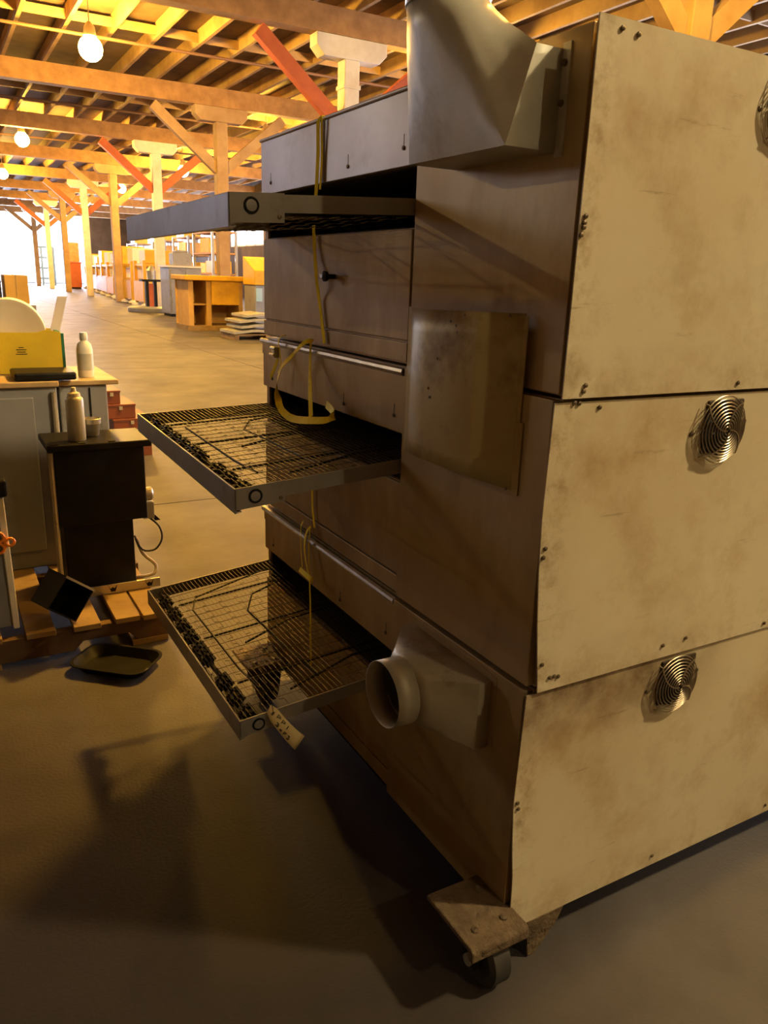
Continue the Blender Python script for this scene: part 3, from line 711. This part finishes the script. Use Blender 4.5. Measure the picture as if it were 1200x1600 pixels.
# strokes in tag coordinates (t along, s across)
GL = {'P': [[(0, 0), (0, 1), (0.55, 0.95), (0.6, 0.6), (0.05, 0.45)]], '1': [[(0.25, 0), (0.3, 1)]],
      '3': [[(0.05, 0.9), (0.45, 1), (0.6, 0.75), (0.25, 0.52), (0.6, 0.3), (0.45, 0.02), (0.0, 0.05)]],
      'o': [[(0.1, 0.3), (0.35, 0.45), (0.5, 0.2), (0.3, 0.02), (0.1, 0.12), (0.1, 0.3)]], 'F': [[(0, 0), (0.05, 0.85), (0.6, 0.9)], [(0.03, 0.45), (0.45, 0.5)]]}
def write(txt, t0, s0, ht, adv):
    b = B()
    for i, ch in enumerate(txt):
        for st_ in GL[ch]:
            b.tube([tagpt(t0+(i+px_)*adv, s0+pz_*ht) for px_, pz_ in st_], 0.0010, 4)
    b.build('handwriting', 'ink', paper)
write('PP1', 0.20, 0.54, 0.26, 0.125)
write('3oF3', 0.24, 0.12, 0.24, 0.115)
B().tube([tagpt(0.11, 0.52, 0.001), tagpt(0.02, 0.9, 0.001), tagpt(-0.05, 1.0, -0.012)], 0.0006, 4).build('wire_tie', 'wire', tg)

# ------------------------------------------------------------------ clutter on the pallet at the left
pal = thing('wooden_pallet', (-0.8, 2.4, 0), 'wooden pallet under the grey cabinet and the black stand', 'pallet')
PXR = [(-1.46, -1.36), (-1.33, -1.22), (-1.17, -1.07), (-1.03, -0.93), (-0.90, -0.79), (-0.715, -0.62), (-0.562, -0.47), (-0.418, -0.333), (-0.322, -0.235)]
for a, b2 in PXR:
    B().box(a, b2, 1.755+random.uniform(-0.008, 0.008), 3.06, 0.105, 0.125).build('deck_board', 'palletwood', pal, bevel=0.002)
for y in (1.775, 2.36, 3.0):
    st = B()
    poly = [(-1.47, y, 0.022), (-1.47, y, 0.105), (-0.205, y, 0.105), (-0.205, y, 0.022), (-0.34, y, 0.022), (-0.37, y, 0.055), (-0.53, y, 0.055), (-0.56, y, 0.022), (-1.0, y, 0.022), (-1.03, y, 0.055), (-1.2, y, 0.055), (-1.23, y, 0.022)]
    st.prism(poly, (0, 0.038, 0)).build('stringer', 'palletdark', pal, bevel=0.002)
for a, b2 in ((-1.46, -1.33), (-0.93, -0.80), (-0.36, -0.23)):
    B().box(a, b2, 1.77, 3.05, 0.002, 0.022).build('bottom_board', 'palletwood', pal)

cab = thing('metal_cabinet', (-0.95, 2.7, 0.125), 'large grey metal cabinet carrying the yellow carton', 'cabinet')
B().box(-1.46, -0.47, 2.42, 3.02, 0.125, 0.880).build('body', 'greycab', cab, bevel=0.006)
B().box(-1.46, -0.462, 2.405, 3.03, 0.880, 0.902).build('top_board', 'worntop', cab, bevel=0.004)
B().box(-1.30, -0.56, 2.413, 2.421, 0.20, 0.84).build('door', 'greycab', cab, bevel=0.004)
B().tube([(-0.485, 2.41, 0.14), (-0.485, 2.41, 0.86)], 0.010, 8).build('corner_trim', 'galvdull', cab)
cb2 = thing('tool_cabinet', (-0.36, 2.75, 0.125), 'narrow grey tool cabinet with the white bottle on it', 'cabinet')
B().box(-0.452, -0.262, 2.50, 3.00, 0.125, 0.870).build('body', 'greycab', cb2, bevel=0.006)
B().box(-0.462, -0.215, 2.485, 3.03, 0.872, 0.892).build('top_board', 'worntop', cb2, bevel=0.004)
B().box(-0.335, -0.330, 2.494, 2.500, 0.16, 0.86).build('door_seam', 'black', cb2)
B().lathe([(0.006, 0), (0.006, -0.012), (0.013, -0.016), (0.012, -0.024), (0.002, -0.026)], (-0.285, 2.50, 0.60), (0, 1, 0), n=12).build('knob', 'alu', cb2, smooth=True)
# black tray and parts on the cabinet
t1 = B().box(-0.62, -0.39, 2.42, 2.62, 0.904, 0.935).build('shallow_tray', 'black', org=(-0.5, 2.52, 0.904), bevel=0.008); tag(t1, 'dark shallow tray between the yellow carton and the white bottle', 'tray')
yb = thing('yellow_carton', (-0.62, 2.78, 0.903), 'torn yellow carton with a green end on the grey cabinet', 'box')
x0, x1, ya, yb_, z0, z1 = -0.83, -0.395, 2.66, 2.92, 0.905, 1.075
B().box(x0, x1-0.012, ya, ya+0.005, z0, z1).build('front_side', 'yellowbox', yb)
B().box(x0, x1-0.012, yb_-0.005, yb_, z0, z1).build('back_side', 'yellowbox', yb)
B().box(x0, x0+0.005, ya+0.005, yb_-0.005, z0, z1).build('left_end', 'yellowbox', yb)
B().box(x1-0.012, x1, ya, yb_, z0, z1-0.004).build('green_end', 'green', yb)
B().box(x0+0.005, x1-0.012, ya+0.005, yb_-0.005, z0, z0+0.005).build('bottom', 'yellowbox', yb)
B().prism([(-0.52, ya-0.001, z1-0.006), (-0.46, ya-0.001, z1+0.012), (-0.41, ya-0.001, z1+0.002), (-0.42, ya-0.001, z1-0.008)], (0, 0.003, 0)).build('torn_flap', 'yellowbox', yb)
for i, w in enumerate((0.020, 0.040, 0.032, 0.044)):
    B().box(-0.565-w/2, -0.565+w/2, ya-0.0012, ya-0.0002, 1.012-0.009*i, 1.015-0.009*i).build('printed_line', 'ink', yb)
dk = thing('round_drum', (-0.60, 2.79, 0.91), 'large off-white round drum standing up in the yellow carton', 'drum')
B().lathe([(0.001, -0.045), (0.125, -0.045), (0.131, -0.048), (0.142, -0.048), (0.142, 0.045), (0.001, 0.045)], (-0.592, 2.79, 1.066), (0.12, 1, 0.05), n=48).build('drum_body', 'whiteplastic', dk, smooth=True)
ps = B().prism([(-0.465, 2.86, 0.92), (-0.425, 2.86, 0.92), (-0.335, 2.90, 1.215), (-0.375, 2.90, 1.215)], (0.0, 0.008, 0)).build('plastic_strip', 'clearstrip', org=(-0.43, 2.86, 0.92)); tag(ps, 'pale flat strip leaning out of the yellow carton', 'strip')
bt = thing('white_bottle', (-0.325, 2.60, 0.893), 'white plastic bottle with a pale cap on the tool cabinet', 'bottle')
B().lathe([(0.030, 0), (0.033, 0.006), (0.033, 0.115), (0.028, 0.138), (0.014, 0.152), (0.014, 0.158)], (-0.325, 2.60, 0.893), n=24).build('bottle_body', 'whiteplastic', bt, smooth=True)
B().lathe([(0.0335, 0.03), (0.0338, 0.03), (0.0338, 0.10), (0.0335, 0.10)], (-0.325, 2.60, 0.893), n=24, cap=False).build('label_wrap', 'canlabel', bt, smooth=True)
B().lathe([(0.016, 0.156), (0.016, 0.182), (0.013, 0.186), (0.001, 0.187)], (-0.325, 2.60, 0.893), n=20).build('cap', 'canlabel', bt, smooth=True)

sd = thing('black_stand', (-0.39, 2.15, 0.125), 'black metal stand with a wide top plate on the pallet', 'stand')
B().box(-0.545, -0.222, 2.04, 2.27, 0.405, 0.695).build('upper_box', 'black', sd, bevel=0.005)
B().box(-0.530, -0.275, 2.06, 2.26, 0.126, 0.405).build('lower_box', 'black', sd, bevel=0.005)
B().box(-0.568, -0.196, 2.02, 2.285, 0.695, 0.720).build('top_plate', 'black', sd, bevel=0.004)
B().tube([(-0.556, 2.05, 0.15), (-0.556, 2.05, 0.69)], 0.010, 8).build('side_rod', 'galvdull', sd)
for x in (-0.54, -0.445, -0.34):
    B().box(x-0.012, x+0.012, 2.030, 2.050, 0.7205, 0.7235).build('slot', 'inside', sd)
an = B().box(-0.475, -0.195, 2.005, 2.012, 0.126, 0.162).box(-0.475, -0.195, 2.012, 2.045, 0.126, 0.130).build('bracket_bar', 'alu', org=(-0.33, 2.02, 0.126), bevel=0.001); tag(an, 'notched aluminium bracket bar lying at the foot of the black stand', 'bracket')
for x in (-0.375, -0.235):
    B().prism([(x-0.022, 2.0035, 0.163), (x-0.012, 2.0035, 0.146), (x-0.004, 2.0035, 0.152), (x+0.004, 2.0035, 0.146), (x+0.014, 2.0035, 0.160), (x+0.006, 2.0035, 0.134), (x-0.010, 2.0035, 0.134)], (0, 0.002, 0)).build('notch', 'black', an)
ac = thing('aerosol_can', (-0.452, 2.10, 0.721), 'pale aerosol can standing on the black stand', 'can')
B().lathe([(0.030, 0), (0.0325, 0.004), (0.0325, 0.150), (0.030, 0.158), (0.022, 0.164)], (-0.452, 2.10, 0.721), n=24).build('can_body', 'canlabel', ac, smooth=True)
B().lathe([(0.023, 0.163), (0.022, 0.176), (0.010, 0.182), (0.008, 0.196), (0.001, 0.198)], (-0.452, 2.10, 0.721), n=20).build('nozzle', 'whiteplastic', ac, smooth=True)
jr = thing('metal_cup', (-0.385, 2.17, 0.721), 'small metal cup behind the aerosol can', 'cup')
B().lathe([(0.022, 0), (0.024, 0.002), (0.030, 0.045), (0.033, 0.048), (0.034, 0.066), (0.031, 0.068), (0.029, 0.050), (0.001, 0.048)], (-0.385, 2.17, 0.721), n=24).build('cup_body', 'alu', jr, smooth=True)
mo = thing('clamp_motor', (-0.19, 2.17, 0.42), 'small silver motor clamped on the side of the black stand', 'motor')
B().lathe([(0.001, 0), (0.026, 0.002), (0.028, 0.008), (0.028, 0.040), (0.022, 0.046), (0.001, 0.048)], (-0.219, 2.16, 0.470), (1, 0, 0), n=20).build('motor_body', 'alu', mo, smooth=True)
B().box(-0.219, -0.172, 2.14, 2.18, 0.37, 0.44).build('motor_foot', 'greycab', mo, bevel=0.004)
B().prism([(-0.172, 2.14, 0.385), (-0.150, 2.14, 0.360), (-0.172, 2.14, 0.360)], (0, 0.03, 0)).build('motor_tab', 'black', mo)
for nm, pts in (('loose power cord looping below the clamp motor', [(-0.19, 2.16, 0.369), (-0.155, 2.15, 0.33), (-0.148, 2.14, 0.28), (-0.18, 2.13, 0.24), (-0.235, 2.12, 0.25), (-0.26, 2.13, 0.31)]),
                ('pale cable bent on the pallet beside the black stand', [(-0.25, 2.15, 0.29), (-0.225, 2.15, 0.22), (-0.18, 2.14, 0.17), (-0.195, 2.12, 0.138), (-0.262, 2.13, 0.1305)])):
    P = smoothpts([Vector(p) for p in pts], 4)
    o = B().tube(P, 0.004 if 'power' in nm else 0.007, 6).build('power_cord' if 'power' in nm else 'bent_cable', 'rubber' if 'power' in nm else 'galvdull', org=pts[-1], smooth=True); tag(o, nm, 'cable')

bn = thing('black_bin', (-0.57, 1.87, 0.126), 'open black bin tipped over on the pallet', 'bin')
Mb = Matrix.Translation((-0.580, 1.835, 0.2185)) @ Matrix.Rotation(0.38, 4, 'Z') @ Matrix.Rotation(0.68, 4, 'Y')
w, dpt, hh, th = 0.064, 0.058, 0.064, 0.004      # opening faces the aisle
for nm, bx in (('wall', (-w, w, -dpt, dpt, -hh, -hh+th)), ('wall', (-w, w, -dpt, dpt, hh-th, hh)), ('wall', (-w, -w+th, -dpt, dpt, -hh+th, hh-th)), ('wall', (w-th, w, -dpt, dpt, -hh+th, hh-th)), ('base', (-w+th, w-th, dpt-th, dpt, -hh+th, hh-th))):
    B().box(*bx, M=Mb).build(nm, 'black', bn)
B().box(-w, w, -dpt-0.003, -dpt+0.002, hh-0.006, hh+0.002, M=Mb).build('rim_strip', 'alu', bn)

fp = thing('framed_panel', (-0.9, 1.84, 0.126), 'dark framed panel with a white edge strip at the left border', 'panel')
B().prism([(-1.30, 1.84, 0.130), (-0.745, 1.84, 0.130), (-0.755, 1.84, 0.60), (-1.30, 1.84, 0.60)], (0, 0.02, 0)).build('board', 'greycab', fp)
B().prism([(-0.748, 1.815, 0.128), (-0.728, 1.815, 0.128), (-0.736, 1.815, 0.600), (-0.758, 1.815, 0.600)], (0, 0.024, 0)).build('edge_strip', 'whiteplastic', fp, bevel=0.003)
B().box(-1.30, -0.722, 1.81, 1.87, 0.602, 0.660).build('top_cap', 'black', fp, bevel=0.008)
sc = thing('scissors', (-0.745, 1.80, 0.40), 'orange-handled scissors hanging on the white edge strip', 'scissors')
for (x, z, R) in ((-0.766, 0.468, 0.017), (-0.766, 0.428, 0.016), (-0.731, 0.448, 0.013)):
    B().ring((x, 1.806, z), (0, 1, 0), R, 0.0048, 20, 6).build('handle_loop', 'orange', sc, smooth=True)
B().box(-0.752, -0.742, 1.803, 1.809, 0.428, 0.470).build('pivot', 'orange', sc, bevel=0.002)
B().prism([(-0.80, 1.806, 0.452), (-0.86, 1.806, 0.446), (-0.80, 1.806, 0.440)], (0, 0.002, 0)).box(-0.80, -0.783, 1.806, 1.808, 0.442, 0.451).build('blade', 'alu', sc)

tr = thing('baking_tray', (-0.44, 1.64, 0), 'black rounded pan lying on the floor in front of the pallet', 'pan')
def rr_loop(hx, hy, rad, z, n=6):
    P = []
    for cx, cy_, a0 in ((hx-rad, hy-rad, 0), (-hx+rad, hy-rad, PI/2), (-hx+rad, -hy+rad, PI), (hx-rad, -hy+rad, 1.5*PI)):
        for i in range(n+1): a = a0+PI/2*i/n; P.append(Vector((cx+rad*math.cos(a), cy_+rad*math.sin(a), z)))
    return P
Mt = Matrix.Translation((-0.445, 1.630, 0.001)) @ Matrix.Rotation(-0.72, 4, 'Z')
lo = [rr_loop(0.115, 0.070, 0.045, 0.0), rr_loop(0.135, 0.090, 0.050, 0.030), rr_loop(0.143, 0.098, 0.054, 0.031), rr_loop(0.143, 0.098, 0.054, 0.034), rr_loop(0.134, 0.089, 0.050, 0.034), rr_loop(0.113, 0.068, 0.045, 0.004)]
B().loft([[Mt @ p for p in L_] for L_ in lo], True, True, True).build('pan_body', 'black', tr, smooth=True)

for (x0, x1, z0, z1, y0, y1, lab) in ((0.205, 0.475, 0.0, 0.285, 4.95, 5.40, 'largest oxide-red steel box on the floor beyond the tool cabinet'),
                                     (0.160, 0.372, 0.286, 0.392, 4.97, 5.38, 'middle red steel box stacked on the largest one'),
                                     (0.150, 0.272, 0.393, 0.492, 4.99, 5.30, 'smallest red steel box on top of its stack')):
    rb = thing('red_toolbox', ((x0+x1)/2, (y0+y1)/2, z0), lab, 'toolbox', 'red steel boxes')
    B().box(x0, x1, y0, y1, z0, z1-0.016).build('box_body', 'redbox', rb, bevel=0.004)
    B().box(x0-0.004, x1+0.004, y0-0.004, y1, z1-0.016, z1).build('lid', 'redbox', rb, bevel=0.003)
    B().box((x0+x1)/2-0.012, (x0+x1)/2+0.012, y0-0.010, y0-0.004, z1-0.040, z1-0.014).build('latch', 'alu', rb)

# carton on a dark drum farther down the aisle, at the left border
rk = thing('steel_bench', (-0.45, 5.1, 0), 'dark steel bench at the left border behind the drum', 'bench')
B().box(-1.2, -0.27, 4.75, 5.6, 1.05, 1.10).build('bench_top', 'greycab', rk)
for x, y in ((-1.15, 4.8), (-0.32, 4.8), (-1.15, 5.55), (-0.32, 5.55)): B().box(x-0.03, x+0.03, y-0.03, y+0.03, 0, 1.05).build('leg', 'greycab', rk)
ct = thing('carton', (-0.36, 5.15, 1.101), 'tan carton at the left border above the round drum', 'box')
B().box(-0.425, -0.280, 5.0, 5.25, 1.101, 1.283).build('carton_body', 'tan', ct, bevel=0.003)
B().box(-0.356, -0.350, 4.9985, 5.2515, 1.15, 1.2845).build('tape', 'worntop', ct)
dr = thing('dark_canister', (-0.55, 5.1, 1.101), 'dark canister beside the tan carton at the left border', 'canister')
B().lathe([(0.10, 0), (0.105, 0.01), (0.105, 0.15), (0.08, 0.17), (0.001, 0.175)], (-0.545, 5.1, 1.101), n=24).build('canister_body', 'greycab', dr, smooth=True)

# ------------------------------------------------------------------ far equipment along the aisle
NR = 9
for i in range(NR):
    t = i/(NR-1); x, y = lerp(6.45, 9.3, t**1.05), lerp(30.8, 60.0, t)
    r = thing('yellow_rack', (x+0.6, y, 0), 'yellow steel rack with white feet, %s in the row from the platform scale' % ORD[i], 'rack', 'row of yellow racks along the aisle')
    W_, Dp, H_ = 1.3, 1.5, 1.75
    for sx in (0, 1):
        for sy_ in (0, 1):
            B().box(x+sx*W_-0.06, x+sx*W_+0.06, y+sy_*Dp-0.06, y+sy_*Dp+0.06, 0.16, H_).build('upright', 'yellowpaint', r)
    for sy_ in (0, 1):
        B().lathe([(0.10, 0.0), (0.26, 0.03), (0.26, 0.10), (0.12, 0.16)], (x+0.05, y+sy_*Dp, 0), n=14).build('foot', 'paper', r)
        B().lathe([(0.10, 0.0), (0.26, 0.03), (0.26, 0.10), (0.12, 0.16)], (x+W_, y+sy_*Dp, 0), n=14).build('foot', 'paper', r)
    for z in (0.35, 0.95, 1.55):
        B().box(x-0.04, x+W_+0.04, y-0.04, y+Dp+0.04, z, z+0.10).build('shelf', 'yellowpaint', r)
    B().box(x-0.09, x-0.065, y-0.06, y+Dp+0.06, 0.22, 0.98).build('kick_panel', 'yellowpaint', r)
    b = B().lathe([(0.22, 0), (0.25, 0.05), (0.25, 0.36), (0.18, 0.44), (0.001, 0.46)], (x+0.3, y+0.45, 1.052), n=14).build('white_jug', 'paper', smooth=True, org=(x+0.3, y+0.45, 1.052)); tag(b, 'white jug on the middle shelf of the %s yellow rack' % ORD[i], 'jug', 'white jugs on the yellow racks')
    b = B().box(x+0.1, x+1.1, y+0.2, y+1.2, 1.655, 2.15+0.3*((i*7) % 3)/2).build('rack_carton', 'paper' if i % 3 == 1 else 'yellowpaint', org=(x+0.6, y+0.7, 1.655), bevel=0.02); tag(b, ('white' if i % 3 == 1 else 'yellow')+' carton on top of the %s yellow rack' % ORD[i], 'box', 'cartons on the yellow racks')

ps_ = thing('platform_scale', (5.88, 27.5, 0), 'platform scale with a round base and an orange-striped column', 'scale')
B().lathe([(0.78, 0), (0.80, 0.03), (0.80, 0.14), (0.74, 0.18), (0.001, 0.19)], (5.88, 27.5, 0), n=32).build('base', 'greycab', ps_, smooth=True)
for dx in (-0.14, 0.14): B().box(5.88+dx-0.05, 5.88+dx+0.05, 27.4, 27.6, 0.18, 1.02).build('column', 'black', ps_)
B().box(5.80, 5.96, 27.44, 27.5, 0.18, 0.95).build('orange_strip', 'redbrace', ps_)
B().box(5.55, 6.25, 27.3, 27.75, 1.02, 1.09).build('top_tray', 'black', ps_)
B().lathe([(0.14, 0), (0.16, 0.3), (0.05, 0.45), (0.001, 0.46)], (5.93, 27.5, 1.09), n=14).build('indicator', 'alu', ps_, smooth=True)

gc = thing('grey_locker', (6.3, 25.0, 0), 'tall grey cabinet between the platform scale and the tan counter', 'cabinet')
B().box(5.75, 6.78, 24.5, 25.6, 0.08, 1.50).build('body', 'greycab', gc, bevel=0.02)
B().box(5.80, 6.25, 24.47, 24.5, 0.15, 1.42).build('door', 'greycab', gc); B().box(6.28, 6.73, 24.47, 24.5, 0.15, 1.42).build('door', 'greycab', gc)
B().box(5.70, 6.83, 24.45, 25.65, 1.50, 1.56).build('top', 'whiteplastic', gc)
B().box(5.8, 6.7, 24.6, 25.5, 0, 0.08).build('plinth', 'black', gc)
dv = B().box(5.95, 6.55, 24.7, 25.2, 1.561, 1.95).box(6.05, 6.45, 24.75, 25.15, 1.95, 2.02).build('grey_machine', 'greycab', org=(6.2, 24.9, 1.561), bevel=0.02); tag(dv, 'dark boxy machine on top of the tall grey cabinet', 'machine')

co = thing('wooden_counter', (5.3, 18.6, 0), 'tan wooden counter with a wide top beyond the oven', 'counter')
B().box(4.58, 4.70, 18.3, 19.3, 0.12, 1.18).build('side_panel', 'tan', co); B().box(5.02, 5.14, 18.3, 19.3, 0.12, 1.18).build('side_panel', 'tan', co)
B().box(5.84, 5.94, 18.3, 19.3, 0.12, 1.18).build('side_panel', 'tan', co)
B().box(4.55, 5.96, 19.3, 19.38, 0.12, 1.18).build('back_panel', 'tan', co)
B().box(4.46, 6.02, 18.15, 19.4, 1.18, 1.30).build('top', 'yellowpaint', co, bevel=0.02)
B().box(5.14, 5.84, 18.25, 19.3, 0.62, 1.18).build('apron', 'yellowpaint', co)
B().box(4.70, 5.02, 18.35, 19.3, 0.60, 0.64).build('shelf', 'tan', co)
B().box(4.55, 5.96, 18.3, 19.4, 0.0, 0.12).build('plinth', 'palletwood', co)
sk = thing('slanted_desk', (6.15, 18.0, 0), 'yellow-lit cabinet with a sloping top beside the tan counter', 'cabinet')
B().prism([(5.85, 17.2, 1.12), (5.85, 18.0, 1.12), (5.85, 18.0, 1.78), (5.85, 17.2, 1.45)], (0.9, 0, 0)).build('sloping_top', 'yellowpaint', sk, bevel=0.02)
B().box(5.88, 6.72, 17.25, 18.0, 0.0, 1.12).build('body', 'greycab', sk, bevel=0.02)
B().box(5.90, 6.05, 17.22, 17.25, 0.75, 1.05).build('screen', 'bluesteel', sk)

pl2 = thing('sheet_pallet', (5.2, 15.9, 0), 'low pallet carrying the stacked metal sheets near the oven', 'pallet')
for i in range(5): B().box(4.75, 6.3, 15.45+0.2*i, 15.58+0.2*i, 0.09, 0.12).build('deck_board', 'palletwood', pl2)
for x in (4.75, 5.45, 6.2): B().box(x, x+0.09, 15.45, 16.4, 0.0, 0.09).build('stringer', 'palletwood', pl2)
for i in range(4):
    z = 0.121+0.115*i; x0 = 4.72+0.06*i+(0.1 if i % 2 else 0)
    L = []
    for k2 in range(9):
        t = k2/8; x = lerp(x0, 6.2, t); z_ = z+0.03+0.045*math.sin(PI*(t*1.5)) ** 2
        L.append([Vector((x, 15.4, z_-0.028)), Vector((x, 16.4, z_-0.028)), Vector((x, 16.4, z_+0.025)), Vector((x, 15.4, z_+0.025))])
    o = B().loft(L, True, True, True).build('metal_sheet_bundle', 'galv', org=(5.4, 15.9, z), smooth=False)
    tag(o, 'curled metal sheet bundle, %s from the bottom of its stack' % ORD[i], 'sheet metal', 'sheet bundles on the low pallet')

for i, (sx, sy_) in enumerate(((11.6, 38.5), (12.4, 45.5), (13.0, 53.0), (13.2, 62.0))):
    shf = thing('storage_shelf', (sx+0.6, sy_+1.5, 0), 'tall dark storage shelf behind the yellow racks, %s from the near end' % ORD[i], 'shelf', 'storage shelves behind the racks')
    for a in (0, 1.2):
        for b2 in (0, 3.2): B().box(sx+a-0.06, sx+a+0.06, sy_+b2-0.06, sy_+b2+0.06, 0, 3.4).build('upright', 'greycab', shf)
    for z in (0.3, 1.3, 2.3, 3.3): B().box(sx-0.05, sx+1.25, sy_-0.05, sy_+3.25, z, z+0.08).build('shelf_board', 'wood', shf)
    for q, (z, c_, w_, h_) in enumerate(((0.381, 'tan', 1.3, 0.75), (1.381, 'yellowpaint', 1.1, 0.6), (1.381, 'paper', 0.8, 0.5), (2.381, 'tan', 1.5, 0.7), (3.381, 'yellowpaint', 1.2, 0.5))):
        y_ = sy_+0.2+(1.5 if q == 2 else 0.25*q)
        o = B().box(sx+0.1, sx+1.1, y_, y_+w_, z, z+h_).build('shelf_carton', c_, org=(sx+0.6, y_+w_/2, z), bevel=0.02)
        tag(o, '%s carton on the %s tall dark storage shelf, %s' % ({'tan': 'tan', 'yellowpaint': 'yellow', 'paper': 'white'}[c_], ORD[i], ('lowest board', 'second board, near end', 'second board, far end', 'third board', 'top board')[q]), 'box', 'cartons on the storage shelves')
rc = thing('red_crate', (8.55, 61.5, 0), 'red crate at the far end of the yellow racks', 'crate')
B().box(8.02, 8.95, 61.0, 62.2, 0.1, 1.75).build('crate_body', 'redbrace', rc, bevel=0.03)
B().box(7.98, 9.0, 60.95, 62.25, 1.75, 1.85).build('crate_lid', 'redbrace', rc); B().box(8.05, 8.9, 61.05, 62.1, 0, 0.1).build('skid', 'black', rc)
for i, (z, h_) in enumerate(((1.86, 0.6), (2.47, 0.7))):
    o = B().box(8.1, 8.9, 61.1, 62.0, z, z+h_).build('tan_carton', 'tan', org=(8.5, 61.5, z), bevel=0.02); tag(o, ('lower' if i == 0 else 'upper')+' tan carton stacked on the red crate', 'box', 'cartons on the red crate')
lf = thing('blue_ladder_rack', (7.5, 70, 0), 'pale blue steel frame standing in the bright doorway', 'rack')
for x in (6.9, 7.4, 8.3):
    B().box(x-0.08, x+0.08, 69.9, 70.1, 0, 3.0).build('upright', 'bluesteel', lf)
for z in (0.5, 1.3, 2.1, 2.9): B().box(6.9, 8.3, 69.92, 70.08, z, z+0.14).build('rung', 'bluesteel', lf)
